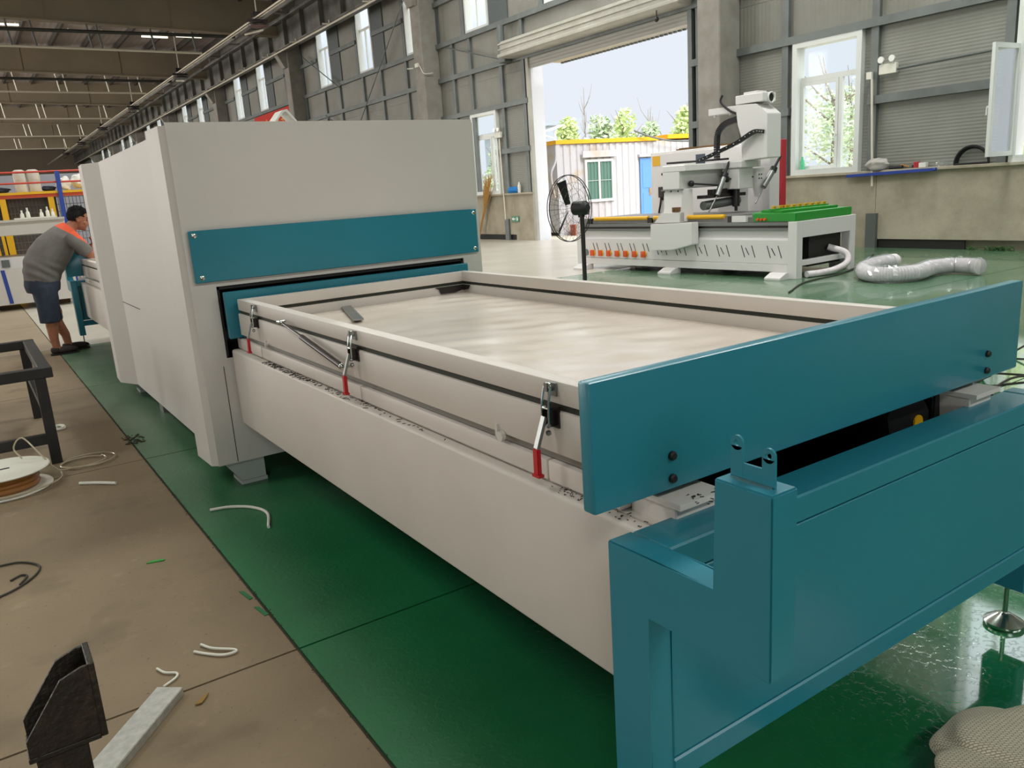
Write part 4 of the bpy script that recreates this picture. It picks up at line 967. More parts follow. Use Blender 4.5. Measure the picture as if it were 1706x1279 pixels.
# leaf, green flakes and debris
lf = MB(); lf.prism([(0.325, 2.355), (0.34, 2.372), (0.365, 2.388), (0.375, 2.392), (0.362, 2.372), (0.345, 2.352)], 'Z', 0.003, 0.007)
lf.build('dry_leaf', M['leaf_brown'], label='small dry curled leaf on the concrete beside the bar', cat='leaf')
MB().prism([(0.40, 3.55), (0.47, 3.53), (0.475, 3.545), (0.42, 3.565)], 'Z', 0.0015, 0.004).build('paint_chip', M['green_mag'], label='sliver of green paint lying on the concrete', cat='chip')
for i, (x, y) in enumerate(((0.655, 2.965), (0.664, 2.80))):
    MB().prism([(x-0.012, y+0.05), (x+0.004, y+0.04), (x+0.016, y-0.04), (x, y-0.045)], 'Z', 0.0012, 0.003).build('paint_chip', M['paint'], label=('green paint patch beside the slab edge, upper one', 'green paint patch beside the slab edge, lower one')[i], cat='chip')
db = MB()
for k in range(60):
    x, y = 0.70+rnd.uniform(-0.05, 0.07), 5.72+rnd.uniform(-0.12, 0.12)
    db.ball((x, y, 0.003), rnd.uniform(0.004, 0.010), 1, (1.4, 1, 0.5))
db.build('swept_debris', M['joint'], label='small heap of swept dark dirt on the slab edge', cat='dirt', kind='stuff')
db = MB()
for k in range(420):
    y = rnd.uniform(1.2, 9); db.ball((0.684+rnd.gauss(0, 0.006), y, 0.001), rnd.uniform(0.0012, 0.0032), 1, (1, 1.3, 0.6))
db.build('joint_grit', M['joint'], label='dark grit lying along the edge of the green floor', cat='grit', kind='stuff')

# ================================================================== WOVEN CLOTH BUNDLE
sk = MB(); bmesh.ops.create_icosphere(sk.bm, subdivisions=5, radius=1.0)
for v in sk.bm.verts:
    p = v.co.copy()
    f = 1 + 0.07*math.sin(4*p.x+2*p.y) + 0.05*math.sin(7*p.y-3*p.z) + 0.035*math.sin(9*p.x+5*p.z)
    f -= 0.10*math.exp(-((p.x*0.9+p.y*0.35+0.30)/0.10)**2)*max(0, p.z+0.4)
    q = Vector((math.copysign(abs(p.x)**0.8, p.x)*0.26, math.copysign(abs(p.y)**0.8, p.y)*0.22, math.copysign(abs(p.z)**0.7, p.z)*0.058))*f
    v.co = Vector((1.85, 0.665, 0.056)) + Matrix.Rotation(-0.25, 3, 'Z') @ q
    if v.co.z < 0.004: v.co.z = 0.004
sk.build('cloth_bundle', M['weave'], label='bundled beige woven cloth on the wet green floor in the foreground', cat='cloth')

# ================================================================== THINGS ON AND AT THE LONG WALL
def emergency_light(y, z, label):
    e = thing('emergency_light', label, 'light', (XW-0.06, y, z))
    MB().box(XW-0.10, y-0.16, z, XW-0.02, y+0.16, z+0.17, 0.01).build('housing', M['plastic_w'], e)
    for s in (-1, 1):
        MB().lathe((XW-0.15, y+s*0.10, z+0.24), [(0.02, 0.07), (0.05, 0.04), (0.055, 0.0)], 14, 'X').cyl((XW-0.09, y+s*0.1, z+0.16), (XW-0.09, y+s*0.1, z+0.24), 0.012, 8).build('lamp_head', M['lens'], e)
emergency_light(8.45, 2.97, 'white twin emergency light between the two tall windows')
emergency_light(20.72, 2.98, 'white twin emergency light beside the window at the roller gate')
MB().box(XW-0.10, 8.74, 2.93, XW-0.05, 8.84, 3.05).build('junction_box', M['plastic_w'], label='small white junction box on the wall conduit', cat='box')
MB().cyl((XW-0.08, 8.66, 1.10), (XW-0.08, 8.74, 2.93), 0.02, 8).build('wall_conduit', M['pipe'], label='upright wall conduit below the white junction box', cat='conduit')
MB().cyl((XW-0.08, 8.28, 3.03), (XW-0.08, 6.6, 3.07), 0.022, 8).build('wall_conduit', M['galv'], label='level conduit running from the emergency light to the open window', cat='conduit')
MB().cyl((XW-0.08, 20.6, 0.6), (XW-0.08, 20.66, 2.95), 0.02, 8).build('wall_conduit', M['pipe'], label='upright conduit beside the window next to the gate', cat='conduit')
ex = thing('exit_sign', 'small green exit sign on the plinth beside the gate', 'sign', (XW-0.05, 20.14, 0.52))
MB().box(XW-0.05, 19.94, 0.54, XW-0.03, 20.33, 0.70).build('sign_plate', M['green_sign'], ex)
MB().prism([(20.30, 0.62), (20.22, 0.67), (20.22, 0.635), (20.12, 0.635), (20.12, 0.605), (20.22, 0.605), (20.22, 0.57)], 'X', XW-0.055, XW-0.05).box(XW-0.055, 20.0, 0.575, XW-0.05, 20.05, 0.665).build('sign_arrow', M['lens'], ex)
bz = MB()
for k in range(60):
    a = rnd.gauss(0, 0.05); bz.tube([(XW-0.25, 21.95+rnd.gauss(0, 0.015), 0.02), (XW-0.17, 21.6+a*0.6, 0.95), (XW-0.13, 21.35+a*3.2, 1.55+rnd.uniform(0, 0.45))], 0.008, 4)
bz.build('straw_broom', M['straw'], label='straw broom leaning upside down under the window by the gate', cat='broom')
# ledge clutter
LZ = 1.372
def blob(name, m, c, r, sc_, label, cat, seed):
    q = random.Random(seed); mb = MB(); bmesh.ops.create_icosphere(mb.bm, subdivisions=3, radius=1)
    ph = [q.uniform(0, 6) for _ in range(6)]
    for v in mb.bm.verts:
        p = v.co; f = 1+0.16*math.sin(4*p.x+ph[0])*math.cos(3*p.y+ph[1])+0.10*math.sin(7*p.z+ph[2]+3*p.x)+0.06*math.sin(11*p.y+ph[3])
        v.co = Vector(c)+Vector((p.x*sc_[0], p.y*sc_[1], max(p.z, -0.85)*sc_[2]))*r*f
    return mb.build(name, m, label=label, cat=cat)
blob('crumpled_bag', M['bag'], (XW-0.07, 8.58, LZ+0.10), 0.13, (0.6, 1.5, 0.85), 'crumpled grey plastic bag on the wall ledge near the window', 'bag', 3)
MB().cyl((XW-0.05, 8.36, LZ+0.03), (XW-0.05, 8.12, LZ+0.03), 0.03, 10).build('black_tool', M['black'], label='short black tool lying on the wall ledge beside the bag', cat='tool')
MB().bar((XW+0.02, 8.20, LZ+0.07), (XW+0.02, 7.98, LZ+0.012), 0.03, 0.02).build('wood_stick', M['straw'], label='pale stick lying on the wall ledge behind the black tool', cat='stick')
MB().box(XW-0.02, 7.97, LZ, XW+0.05, 8.02, LZ+0.05, 0.004).build('small_tin', M['galv'], label='small dark tin on the wall ledge', cat='tin')
MB().box(XW-0.03, 7.86, LZ, XW+0.05, 7.94, LZ+0.10, 0.006).build('red_box', M['red_post'], label='small red box on the wall ledge', cat='box')
MB().box(XW-0.03, 7.72, LZ, XW+0.05, 7.85, LZ+0.08, 0.006).build('card_box', M['paper'], label='small pale carton beside the red box on the ledge', cat='box')
blob('crumpled_film', M['film'], (XW-0.03, 7.44, LZ+0.045), 0.08, (0.7, 1.6, 0.6), 'piece of crumpled clear film on the wall ledge', 'film', 8)
tb_ = MB()
for k in range(5): tb_.tube([(XW-0.03+0.012*k, 6.97+(0.27-0.006*k)*math.cos(2*PI*j/40), LZ+0.0+max(0.012, 0.02+(0.27-0.006*k)*math.sin(2*PI*j/40))) for j in range(40)], 0.02, 6, closed=True)
tb_.build('black_hose_coil', M['rubber'], label='coil of black hose on the wall ledge by the open window', cat='hose')
MB().bar((XW-0.12, 9.15, 1.30), (XW-0.12, 7.52, 1.33), 0.04, 0.05).cyl((XW-0.12, 7.53, 1.33), (XW-0.12, 7.49, 1.33), 0.028, 8).box(XW-0.10, 8.1, 1.30, XW-0.02, 8.13, 1.33).box(XW-0.10, 8.9, 1.28, XW-0.02, 8.93, 1.31).build('blue_bar', M['blue'], label='long blue bar fixed along the wall under the ledge', cat='bar')
MB().lathe((XW+0.03, 10.22, 1.472), [(0.045, 0), (0.045, 0.15), (0.02, 0.20), (0.02, 0.24)], 14).build('green_bottle', M['bottle'], label='small green bottle standing on the window sill', cat='bottle')
blob('blue_cloth', mat('blue_cloth', (40, 120, 190), 0.9), (XW-0.02, 20.18, LZ+0.08), 0.12, (0.6, 2.0, 0.9), 'crumpled blue cloth on the wall ledge by the gate', 'cloth', 5)
MB().lathe((XW-0.02, 19.86, LZ), [(0.05, 0), (0.05, 0.2), (0.025, 0.26), (0.025, 0.3)], 12).build('white_bottle', M['plastic_w'], label='white bottle beside the blue cloth on the ledge', cat='bottle')
MB().box(13.5, 11.4, 0, 13.52, 11.42, 0.01).build('floor_chip', M['plastic_w'], label='tiny white chip on the floor at the column foot', cat='chip')
# weeds growing at the foot of the wall
wd = MB()
for k in range(60):
    y = rnd.choice([rnd.uniform(6.15, 6.95), rnd.uniform(6.2, 6.6)]); p = Vector((XW-0.06+rnd.uniform(-0.04, 0.0), y, 0.0))
    wd.tube([p, p+Vector((rnd.uniform(-.03, .02), rnd.uniform(-.04, .04), rnd.uniform(.02, .05))), p+Vector((rnd.uniform(-.05, .02), rnd.uniform(-.08, .08), rnd.uniform(.03, .08)))], 0.006, 4)
wd.build('wall_weeds', mat('dark_weed', (60, 96, 50), 0.9), label='low green weeds growing along the foot of the wall', cat='weeds', kind='stuff')
# socket-outlet cluster and rod brackets on the column
MB().box(13.16, 24.3, 5.5, 13.24, 24.5, 5.62).cyl((13.2, 24.7, 5.52), (13.2, 25.1, 5.56), 0.02, 6).tube(spline([(13.19, 24.3, 5.6), (13.17, 24.1, 5.4), (13.2, 23.98, 5.25), (13.5, 23.95, 5.27)], 4), 0.014, 6).build('column_lamp', M['plastic_w'], label='small white fitting with looping wire on the concrete column', cat='fitting')
# red banner under the high windows
bn = thing('red_banner', 'red cloth banner with yellow strokes under the high windows', 'banner', (13.66, 40.3, 5.0))
MB().box(13.64, 37.6, 4.95, 13.66, 43.2, 5.92).build('banner_cloth', M['red_cloth'], bn)
for k in range(6):
    y = 38.1+0.8*k; MB().box(13.63, y, 5.28, 13.64, y+0.06, 5.66).box(13.63, y-0.16, 5.42, 13.64, y+0.28, 5.47).box(13.63, y-0.1, 5.56, 13.64, y+0.24, 5.60).build('banner_stroke', M['yellow'], bn)
# ball-end hook in front of gate housing
MB().cyl((13.25, 13.55, 5.0), (13.25, 13.55, 4.85), 0.015, 6).ball((13.25, 13.55, 4.82), 0.05, 2, (1, 1, 1.3)).build('pull_switch', M['dark_steel'], label='small dark pull switch hanging below the gate housing', cat='switch')

# ================================================================== OUTSIDE THE GATE
ca = math.atan2(-0.103, 0.995)
ct = thing('site_container', 'white corrugated office container with yellow roof edge outside the gate', 'container', (15.77, 20.60, -0.06), ca)
def CB(mb, n, m, p=None, **k): return mb.build(n, m, p or ct, local=True, **k)
prof = []
x = 0.0
while x < 6.6:
    prof += [(x, 0.0), (x+0.10, 0.0), (x+0.13, 0.035), (x+0.22, 0.035)]; x += 0.25
sheet = MB()
A = [sheet.bm.verts.new((a, b, 0.12)) for a, b in prof]; Bq = [sheet.bm.verts.new((a, b, 2.78)) for a, b in prof]
for i in range(len(prof)-1): sheet.bm.faces.new((A[i], A[i+1], Bq[i+1], Bq[i]))
CB(sheet, 'front_sheet', M['rust_white'])
CB(MB().box(0.02, 0.05, 0.1, 6.6, 2.5, 2.8), 'container_body', M['rust_white'])
CB(MB().box(-0.04, -0.03, 0.0, 6.66, 0.08, 0.14).box(-0.04, -0.03, 0.14, 0.10, 0.10, 2.80), 'corner_frame', M['rust_white'])
CB(MB().box(-0.06, -0.06, 2.80, 3.9, 2.6, 2.92), 'roof_edge', M['yellow_trim'])
CB(MB().box(4.3, -0.06, 2.84, 6.7, 2.6, 2.98), 'roof_edge', M['yellow_trim'])
wf = CB(MB().box(0.98, -0.06, 0.98, 2.08, 0.0, 1.06).box(0.98, -0.06, 2.22, 2.08, 0.0, 2.30).box(0.98, -0.06, 1.06, 1.06, 0.0, 2.22).box(2.0, -0.06, 1.06, 2.08, 0.0, 2.22).box(1.49, -0.05, 1.06, 1.56, 0.0, 2.22), 'window', M['win'])
CB(MB().box(1.06, -0.02, 1.06, 1.49, -0.012, 2.22), 'curtain', M['curtain'], wf); CB(MB().box(1.56, -0.02, 1.06, 2.0, -0.012, 2.22), 'curtain', M['curtain'], wf)
gb = MB()
for k in range(8): gb.cyl((1.1+0.125*k, -0.05, 1.06), (1.1+0.125*k, -0.05, 2.22), 0.008, 5)
gb.cyl((1.06, -0.05, 1.64), (2.0, -0.05, 1.64), 0.008, 5)
CB(gb, 'window_bars', M['chrome'], wf)
CB(MB().box(0.86, -0.14, 2.36, 2.18, 0.0, 2.46).box(0.86, -0.14, 2.46, 2.18, -0.1, 2.56), 'awning', M['rust_white'])
CB(MB().box(3.08, -0.12, 2.30, 4.2, 0.0, 2.38), 'awning', M['rust_white'])
dr = CB(MB().box(3.16, -0.03, 0.16, 4.10, 0.0, 2.26), 'door', M['light_blue'])
for (a, b, c_, d_) in ((3.24, 3.60, 1.3, 2.1), (3.66, 4.02, 1.3, 2.1), (3.24, 3.60, 0.3, 1.15), (3.66, 4.02, 0.3, 1.15)):
    CB(MB().box(a, -0.042, c_, b, -0.03, d_, 0.006), 'door_panel', M['light_blue'], dr)
CB(MB().box(3.50, -0.06, 1.05, 3.56, -0.042, 1.3).bar((3.53, -0.07, 1.12), (3.66, -0.07, 1.12), 0.02, 0.02), 'door_handle', M['straw'], dr)
CB(MB().tube(spline([(-0.08, -0.08, 2.75), (-0.12, -0.09, 2.3), (-0.3, -0.09, 1.9), (-0.2, -0.08, 1.2)], 5), 0.03, 6), 'drain_pipe', M['rust_white'])
MB().tube(spline([(18.6, 20.15, 3.06), (19.2, 20.0, 2.85), (20.0, 19.9, 2.7), (20.9, 19.8, 2.66)], 6), 0.03, 6).build('sagging_cable', M['galv'], label='grey cable sagging across the container roof', cat='cable')
MB().box(15.95, 20.1, -0.06, 17.3, 20.35, 0.28, 0.01).build('brick_step', mat('brick_red', (186, 112, 92), 0.9, 0, (150, 84, 66), 6), label='low red brick step along the foot of the container', cat='step')
fb = thing('far_building', 'grey building standing far behind the container', 'building', (33.6, 45, -0.06))
MB().box(31.9, 44, -0.06, 35.8, 50, 5.4).build('building_wall', M['grey_panel'], fb)
MB().prism([(31.7, 5.4), (36.0, 5.9), (36.0, 5.75), (31.7, 5.25)], 'Y', 43.8, 50.2).build('building_roof', M['grey_panel'], fb)
sl_ = thing('solar_lamp', 'white solar street lamp rising behind the container', 'lamp', (22.9, 30, -0.06))
MB().cyl((22.9, 30, -0.06), (22.9, 30, 3.9), 0.05, 8).cyl((22.9, 30, 3.6), (22.2, 30, 3.75), 0.03, 6).build('lamp_post', M['jamb'], sl_)
MB().bar((22.4, 30.0, 3.9), (23.3, 30.0, 4.15), 0.5, 0.04).build('solar_panel', M['jamb'], sl_)
MB().box(21.9, 29.9, 3.72, 22.3, 30.1, 3.80).build('lamp_head', M['jamb'], sl_)

def leaf_mesh(mb, c, r, n, size, q, flat=1.0):
    for _ in range(n):
        while True:
            p = Vector((q.uniform(-1, 1), q.uniform(-1, 1), q.uniform(-1, 1)))
            if 0.25 < p.length < 1: break
        p = Vector((p.x*r[0], p.y*r[1], p.z*r[2]))+Vector(c)
        d = Vector((q.gauss(0, 1), q.gauss(0, 1), q.gauss(0, 0.6)*flat)).normalized(); e = d.cross(Vector((q.gauss(0, 1), q.gauss(0, 1), q.gauss(0, 1)))).normalized()
        L = size*q.uniform(0.6, 1.3); W = L*0.45
        mb.quad(p-d*L/2, p+e*W/2, p+d*L/2, p-e*W/2)
def tree(x, y, h, rad, label, m, seed, n=1500, low=0.35, leafsize=0.28):
    q = random.Random(seed); t = thing('tree', label, 'tree', (x, y, -0.06), group=None)
    mb = MB(); mb.tube([(x, y, -0.06), (x+q.uniform(-.1, .1), y, h*0.45), (x+q.uniform(-.2, .2), y, h*0.97)], 0.1, 6, radii=[0.10, 0.07, 0.015])
    for k in range(9):
        z = h*q.uniform(0.35, 0.85); a = q.uniform(0, 2*PI); L = rad*q.uniform(0.5, 1.0)
        mb.tube([(x, y, z), (x+L*0.5*math.cos(a), y+L*0.5*math.sin(a), z+L*0.35), (x+L*math.cos(a), y+L*math.sin(a), z+L*0.9)], 0.03, 5, radii=[0.04, 0.025, 0.008])
    mb.build('trunk', M['bark'], t)
    lf_ = MB()
    for k in range(9):
        f = q.uniform(low, 0.92); rr_ = rad*(1.15-f)*q.uniform(0.5, 0.9)+0.25
        a = q.uniform(0, 2*PI); o = rad*(1-f)*0.9
        leaf_mesh(lf_, (x+o*math.cos(a), y+o*math.sin(a), h*f), (rr_, rr_, rr_*1.3), n//9, leafsize, q)
    lf_.build('foliage', m, t, smooth=False)
tspec = [
 (24.4, 31, 4.5, 1.0, 'slender young tree behind the container, left of the row'),
 (25.6, 30, 4.6, 1.1, 'bushy tree behind the container beside the slender one'),
 (27.5, 30.5, 4.8, 1.1, 'pale green pointed tree in the middle behind the container'),
 (28.7, 30, 4.2, 0.9, 'short tree at the end of the row behind the container'),
 (31.2, 30, 5.3, 1.1, 'tall light tree at the gate edge beyond the container'),
 (22.6, 34, 3.6, 1.0, 'low green shrub tree near the solar lamp')]
for i, (x, y, h, r_, lb) in enumerate(tspec): tree(x, y, h, r_, lb, M['leaf'] if i % 2 == 0 else M['leaf2'], 20+i)
for i, (x, y, h, lb) in enumerate(((25.9, 31.5, 6.0, 'bare thin tree rising above the bushes'), (29.2, 30.6, 4.9, 'bare twiggy sapling at the end of the row'), (29.9, 31, 4.6, 'second bare sapling beside the tall tree'))):
    q = random.Random(60+i); t = thing('bare_tree', lb, 'tree', (x, y, -0.06)); mb = MB()
    mb.tube([(x, y, -0.06), (x, y, h)], 0.03, 5, radii=[0.05, 0.01])
    for k in range(16):
        z = h*q.uniform(0.3, 0.9); a = q.uniform(0, 2*PI); L = q.uniform(0.3, 0.9)
        mb.tube([(x, y, z), (x+L*0.4*math.cos(a), y+L*0.4*math.sin(a), z+L*0.6), (x+L*0.6*math.cos(a), y+L*0.6*math.sin(a), z+L*1.3)], 0.012, 4, radii=[0.018, 0.012, 0.005])
    mb.build('branches', M['bark'], t)
wspec = [
 (23.0, 15.9, 4.2, 2.3, 'broad pale tree outside the window beside the router'),
 (28.0, 18.6, 4.6, 2.0, 'rounded tree outside the right pane of the same window'),
 (27.5, 22.6, 5.0, 1.9, 'taller tree standing further outside that window'),
 (21.5, 9.6, 5.0, 2.2, 'full green tree outside the open casement window'),
 (20.0, 7.6, 3.4, 1.6, 'low bright bush tree below the open casement window'),
 (27.5, 13.2, 4.4, 1.8, 'distant tree between the two tall windows'),
 (23.8, 33.6, 4.4, 1.8, 'tree outside the window beside the press')]
for i, (x, y, h, r_, lb) in enumerate(wspec): tree(x, y, h, r_, lb, M['leaf'] if i in (3, 4) else M['leaf2'], 40+i, n=2400, low=0.12, leafsize=0.17)

# ================================================================== BACKGROUND BEYOND THE PRESS
pm = thing('panel_machine', 'long white machine with open slot standing behind the man', 'machine', (-0.6, 16.9, 0))
MB().box(-2.6, 16.30, 0.10, 1.57, 17.6, 0.70, 0.006).build('base_cabinet', M['white'], pm)
MB().box(-2.6, 16.36, 0.70, 1.50, 17.6, 0.90).build('work_bed', M['router'], pm)
MB().box(-2.6, 16.34, 1.26, 1.57, 17.6, 1.48, 0.006).build('hood', M['white'], pm)
MB().box(-2.6, 16.28, 1.48, 1.57, 17.64, 1.52).build('hood_top', M['white'], pm)
for x in (-2.5, 1.42): MB().box(x, 16.5, 0.9, x+0.1, 17.5, 1.26).build('hood_post', M['white'], pm)
MB().prism([(0.46, 0.695), (0.52, 0.695), (0.56, 0.12), (0.50, 0.12)], 'Y', 16.293, 16.30).build('blue_stripe', M['blue'], pm)
MB().box(0.50, 16.33, 0.74, 0.62, 16.36, 0.86).build('control_knob_box', M['galv'], pm)
for x in (-2.2, 0.3, 1.45):
    MB().cyl((x, 16.4, 0), (x, 16.4, 0.10), 0.03, 8).lathe((x, 16.4, 0), [(0.06, 0), (0.06, 0.02), (0.03, 0.03)], 12).build('levelling_foot', M['chrome'], pm)
MB().box(1.0, 16.7, 0.001, 2.3, 17.4, 0.092).build('pallet', M['wood'], label='brown wooden pallet on the floor behind the man', cat='pallet')
tl = thing('tool_tray', 'pale tray of small parts on top of the white machine', 'tray', (1.1, 16.9, 1.52))
MB().box(0.85, 16.75, 1.521, 1.5, 17.05, 1.545).build('tray_base', M['plastic_w'], tl)
for k, x in enumerate((0.98, 1.07, 1.28, 1.38, 1.46)):
    MB().lathe((x, 16.9, 1.546), [(0.035, 0), (0.03, 0.06+0.03*(k % 2)), (0.015, 0.08+0.03*(k % 2)), (0.015, 0.13+0.04*(k % 2))], 10).build('small_part', M['plastic_w'], tl)
# storage platform behind
rk = thing('storage_rack', 'orange and yellow storage platform behind the white machine', 'rack', (0.8, 20.6, 0))
for x in (-1.2, 0.86, 1.74): MB().bar((x, 20, 0), (x, 20, 2.02), 0.11, 0.11).build('yellow_post', M['yellow'], rk)
for x in (1.94, -2.2): MB().bar((x-0.03, 19.93, 0), (x, 19.93, 2.48), 0.085, 0.085).build('blue_upright', M['blue'], rk)
MB().box(-3, 19.94, 1.96, 4.2, 20.04, 2.03).build('front_beam', M['rack_orange'], rk)
MB().box(-3, 19.92, 2.03, 4.2, 22, 2.08).build('platform', M['yellow'], rk)
for z in (2.26, 2.48): MB().cyl((-3, 19.95, z), (4.2, 19.95, z), 0.022, 6).build('guard_rail', M['rack_red'], rk)
MB().box(-3, 20.1, 0.2, 1.85, 20.12, 1.96).build('rear_panel', M['rack_mesh'], rk)
ms = MB()
for k in range(60): ms.cyl((-1.2+0.07*k, 20.06, 0.2), (-1.2+0.07*k, 20.06, 1.96), 0.006, 4)
for k in range(12): ms.cyl((-1.2, 20.06, 0.3+0.15*k), (3.0, 20.06, 0.3+0.15*k), 0.006, 4)
ms.build('wire_mesh', M['galv'], rk)
for x in (0.62, 0.74, 0.82): MB().bar((x, 19.4, 0.0), (x-0.03, 19.4, 1.26), 0.055, 0.055).build('fence_post', M['yellow'], label=('yellow fence post in the slot of the white machine, leftmost', 'yellow fence post in the slot of the white machine, middle', 'yellow fence post in the slot of the white machine, rightmost')[int((x-0.6)*10/1.05) if x < 0.8 else 2], cat='post')
for i, (x, r_) in enumerate(((1.27, 0.118), (1.52, 0.122))):
    mb = MB(); mb.lathe((x, 20.35, 2.081), [(r_*0.95, 0), (r_, 0.05), (r_*0.97, 0.2), (r_*1.02, 0.33), (r_, 0.44), (r_*0.6, 0.47)], 18)
    mb.build('wrapped_roll', M['wrap'], label=('upright film-wrapped white roll on the platform, left of the pair', 'upright film-wrapped white roll on the platform, right of the pair')[i], cat='roll')
blob('white_sack', M['paper'], (2.08, 20.35, 2.235), 0.12, (1.1, 1, 1.2), 'white sack leaning on the platform beside the blue upright', 'sack', 11)
blob('white_sack', M['paper'], (2.38, 20.5, 2.27), 0.14, (1.0, 1, 1.2), 'taller white sack behind the other on the platform', 'sack', 12)
blob('dark_bundle', M['denim'], (1.78, 20.5, 2.15), 0.10, (1.3, 1, 0.6), 'low dark bundle on the platform between rolls and upright', 'bundle', 13)
blob('dark_bundle', M['denim'], (0.85, 20.5, 2.156), 0.11, (1.8, 1, 0.6), 'low dark bundle on the platform left of the rolls', 'bundle', 14)
MB().box(-6, 26, 0, 6.5, 26.1, 2.72).build('partition_wall', M['part_wall'], kind='structure', label='pale ribbed partition behind the storage platform', origin=(0, 26, 0))

# ================================================================== THE MAN
man = thing('person', 'man in grey shirt with orange shoulders and dark shorts bending over the tray', 'person', (0.75, 10.3, 0))
def voxel(mb, vs, smooth_n=4, fac=0.5):
    me = bpy.data.meshes.new('tmp'); bmesh.ops.recalc_face_normals(mb.bm, faces=mb.bm.faces); mb.bm.to_mesh(me); mb.bm.free()
    o = bpy.data.objects.new('tmp', me); COL.objects.link(o)
    r = o.modifiers.new('r', 'REMESH'); r.mode = 'VOXEL'; r.voxel_size = vs
    s = o.modifiers.new('s', 'SMOOTH'); s.iterations = smooth_n; s.factor = fac
    dg = bpy.context.evaluated_depsgraph_get(); ev = o.evaluated_get(dg)
    out = MB(); out.bm.from_mesh(ev.to_mesh()); ev.to_mesh_clear()
    bpy.data.objects.remove(o); bpy.data.meshes.remove(me)
    return out
def loft(mb, secs, n=20):
    """secs: (centre, axis_u, axis_v, ru, rv)"""
    rings = []
    for c, u, v, ru, rv in secs:
        c, u, v = Vector(c), Vector(u).normalized(), Vector(v).normalized()
        rings.append([mb.bm.verts.new(c+u*math.cos(2*PI*k/n)*ru+v*math.sin(2*PI*k/n)*rv) for k in range(n)])
    for A, B in zip(rings, rings[1:]):
        for k in range(n): mb.bm.faces.new((A[k], A[(k+1) % n], B[(k+1) % n], B[k]))
    mb.bm.faces.new(rings[0][::-1]); mb.bm.faces.new(rings[-1]); return mb
YC = 10.3
def trunk(mb, g):
    V = (0, 1, 0)
    secs = [((0.665, YC, 0.80), (1, 0, 0), V, 0.165+g, 0.185+g), ((0.67, YC, 0.88), (1, 0, -0.15), V, 0.180+g, 0.195+g),
            ((0.70, YC, 0.98), (1, 0, -0.45), V, 0.195+g, 0.20+g), ((0.76, YC, 1.07), (0.8, 0, -0.55), V, 0.195+g, 0.205+g),
            ((0.84, YC, 1.165), (0.78, 0, -0.62), V, 0.185+g, 0.21+g), ((0.93, YC, 1.26), (0.75, 0, -0.66), V, 0.150+g, 0.21+g),
            ((0.985, YC, 1.325), (0.7, 0, -0.7), V, 0.115+g, 0.165+g), ((1.03, YC, 1.375), (0.66, 0, -0.75), V, 0.075+g, 0.09+g)]
    return loft(mb, secs)
def arm_pts(s):
    return [(0.985, YC+s*0.17, 1.29), (1.055, YC+s*0.215, 1.20), (1.12, YC+s*0.21, 1.11), (1.165, YC+s*0.19, 1.055)]
body = MB()
trunk(body, -0.012)
# legs
for s, ank in ((-1, (0.665, 10.19, 0.085)), (1, (0.80, 10.41, 0.085))):
    kx = (0.66+ank[0])/2+0.01
    body.tube([(0.665, YC+s*0.09, 0.82), (0.665, YC+s*0.10, 0.68), (kx, YC+s*0.105, 0.45), (kx-0.012, YC+s*0.108, 0.34), (ank[0]-0.01, ank[1], 0.19), (ank[0], ank[1], 0.085), (ank[0]+0.02, ank[1], 0.045)], 0.07, 14, radii=[0.10, 0.092, 0.066, 0.064, 0.048, 0.040, 0.042])
    body.ball((ank[0]+0.07, ank[1], 0.04), 0.04, 2, (2.6, 1.0, 0.75))
# arms with hands round the phone
for s in (-1, 1):
    P = arm_pts(s); hand = Vector((1.235, YC+s*0.07-0.02, 1.20))
    body.tube(P + [(1.175, YC+s*0.18, 1.052), (1.205, YC+s*0.13, 1.115), tuple(hand-Vector((0.012, -s*0.012, 0.04)))], 0.05, 12, radii=[0.062, 0.056, 0.047, 0.043, 0.043, 0.037, 0.028])
    body.ball(hand, 0.034, 2, (0.6, 0.95, 1.25))
    for k, (dz, L) in enumerate(((0.030, 0.9), (0.012, 1.0), (-0.006, 0.95), (-0.024, 0.75))):
        b0 = hand+Vector((0.008, -s*0.018, dz)); f = -s
        body.tube([b0, b0+Vector((0.016*L, f*0.022*L, 0.005)), b0+Vector((0.012*L, f*0.045*L, 0.006)), b0+Vector((-0.006*L, f*0.055*L, 0.004))], 0.008, 8, radii=[0.0095, 0.009, 0.0085, 0.0075])
    b0 = hand+Vector((-0.012, -s*0.008, 0.02))
    body.tube([b0, b0+Vector((-0.014, -s*0.012, 0.022)), b0+Vector((-0.012, -s*0.03, 0.036))], 0.01, 8, radii=[0.012, 0.0105, 0.009])
# neck and head (looks along +X, bowed a little)
body.tube([(1.00, YC, 1.33), (1.055, YC, 1.39), (1.095, YC, 1.43)], 0.06, 14, radii=[0.075, 0.062, 0.058])
Hc = Vector((1.125, YC, 1.462)); Rh = Matrix.Rotation(math.radians(14), 3, 'Y')
def hp(x, y, z): return Hc + Rh @ Vector((x, y, z))
def hball(c, r, sx, sy, sz): 
    mt = Matrix.Translation(hp(*c)) @ Rh.to_4x4() @ Matrix.Diagonal((sx, sy, sz, 1)); bmesh.ops.create_icosphere(body.bm, subdivisions=3, radius=r, matrix=mt)
hball((0, 0, 0.02), 0.1, 0.98, 0.80, 1.0); hball((0.03, 0, -0.045), 0.075, 0.92, 0.80, 1.05); hball((0.068, 0, -0.105), 0.026, 1.0, 1.2, 0.8)
hball((0.07, 0, 0.03), 0.034, 0.7, 1.6, 0.45)      # brow
for s in (-1, 1):
    hball((-0.005, s*0.080, -0.012), 0.030, 0.75, 0.35, 1.1); hball((0.062, s*0.040, -0.035), 0.028, 0.8, 0.9, 0.8)
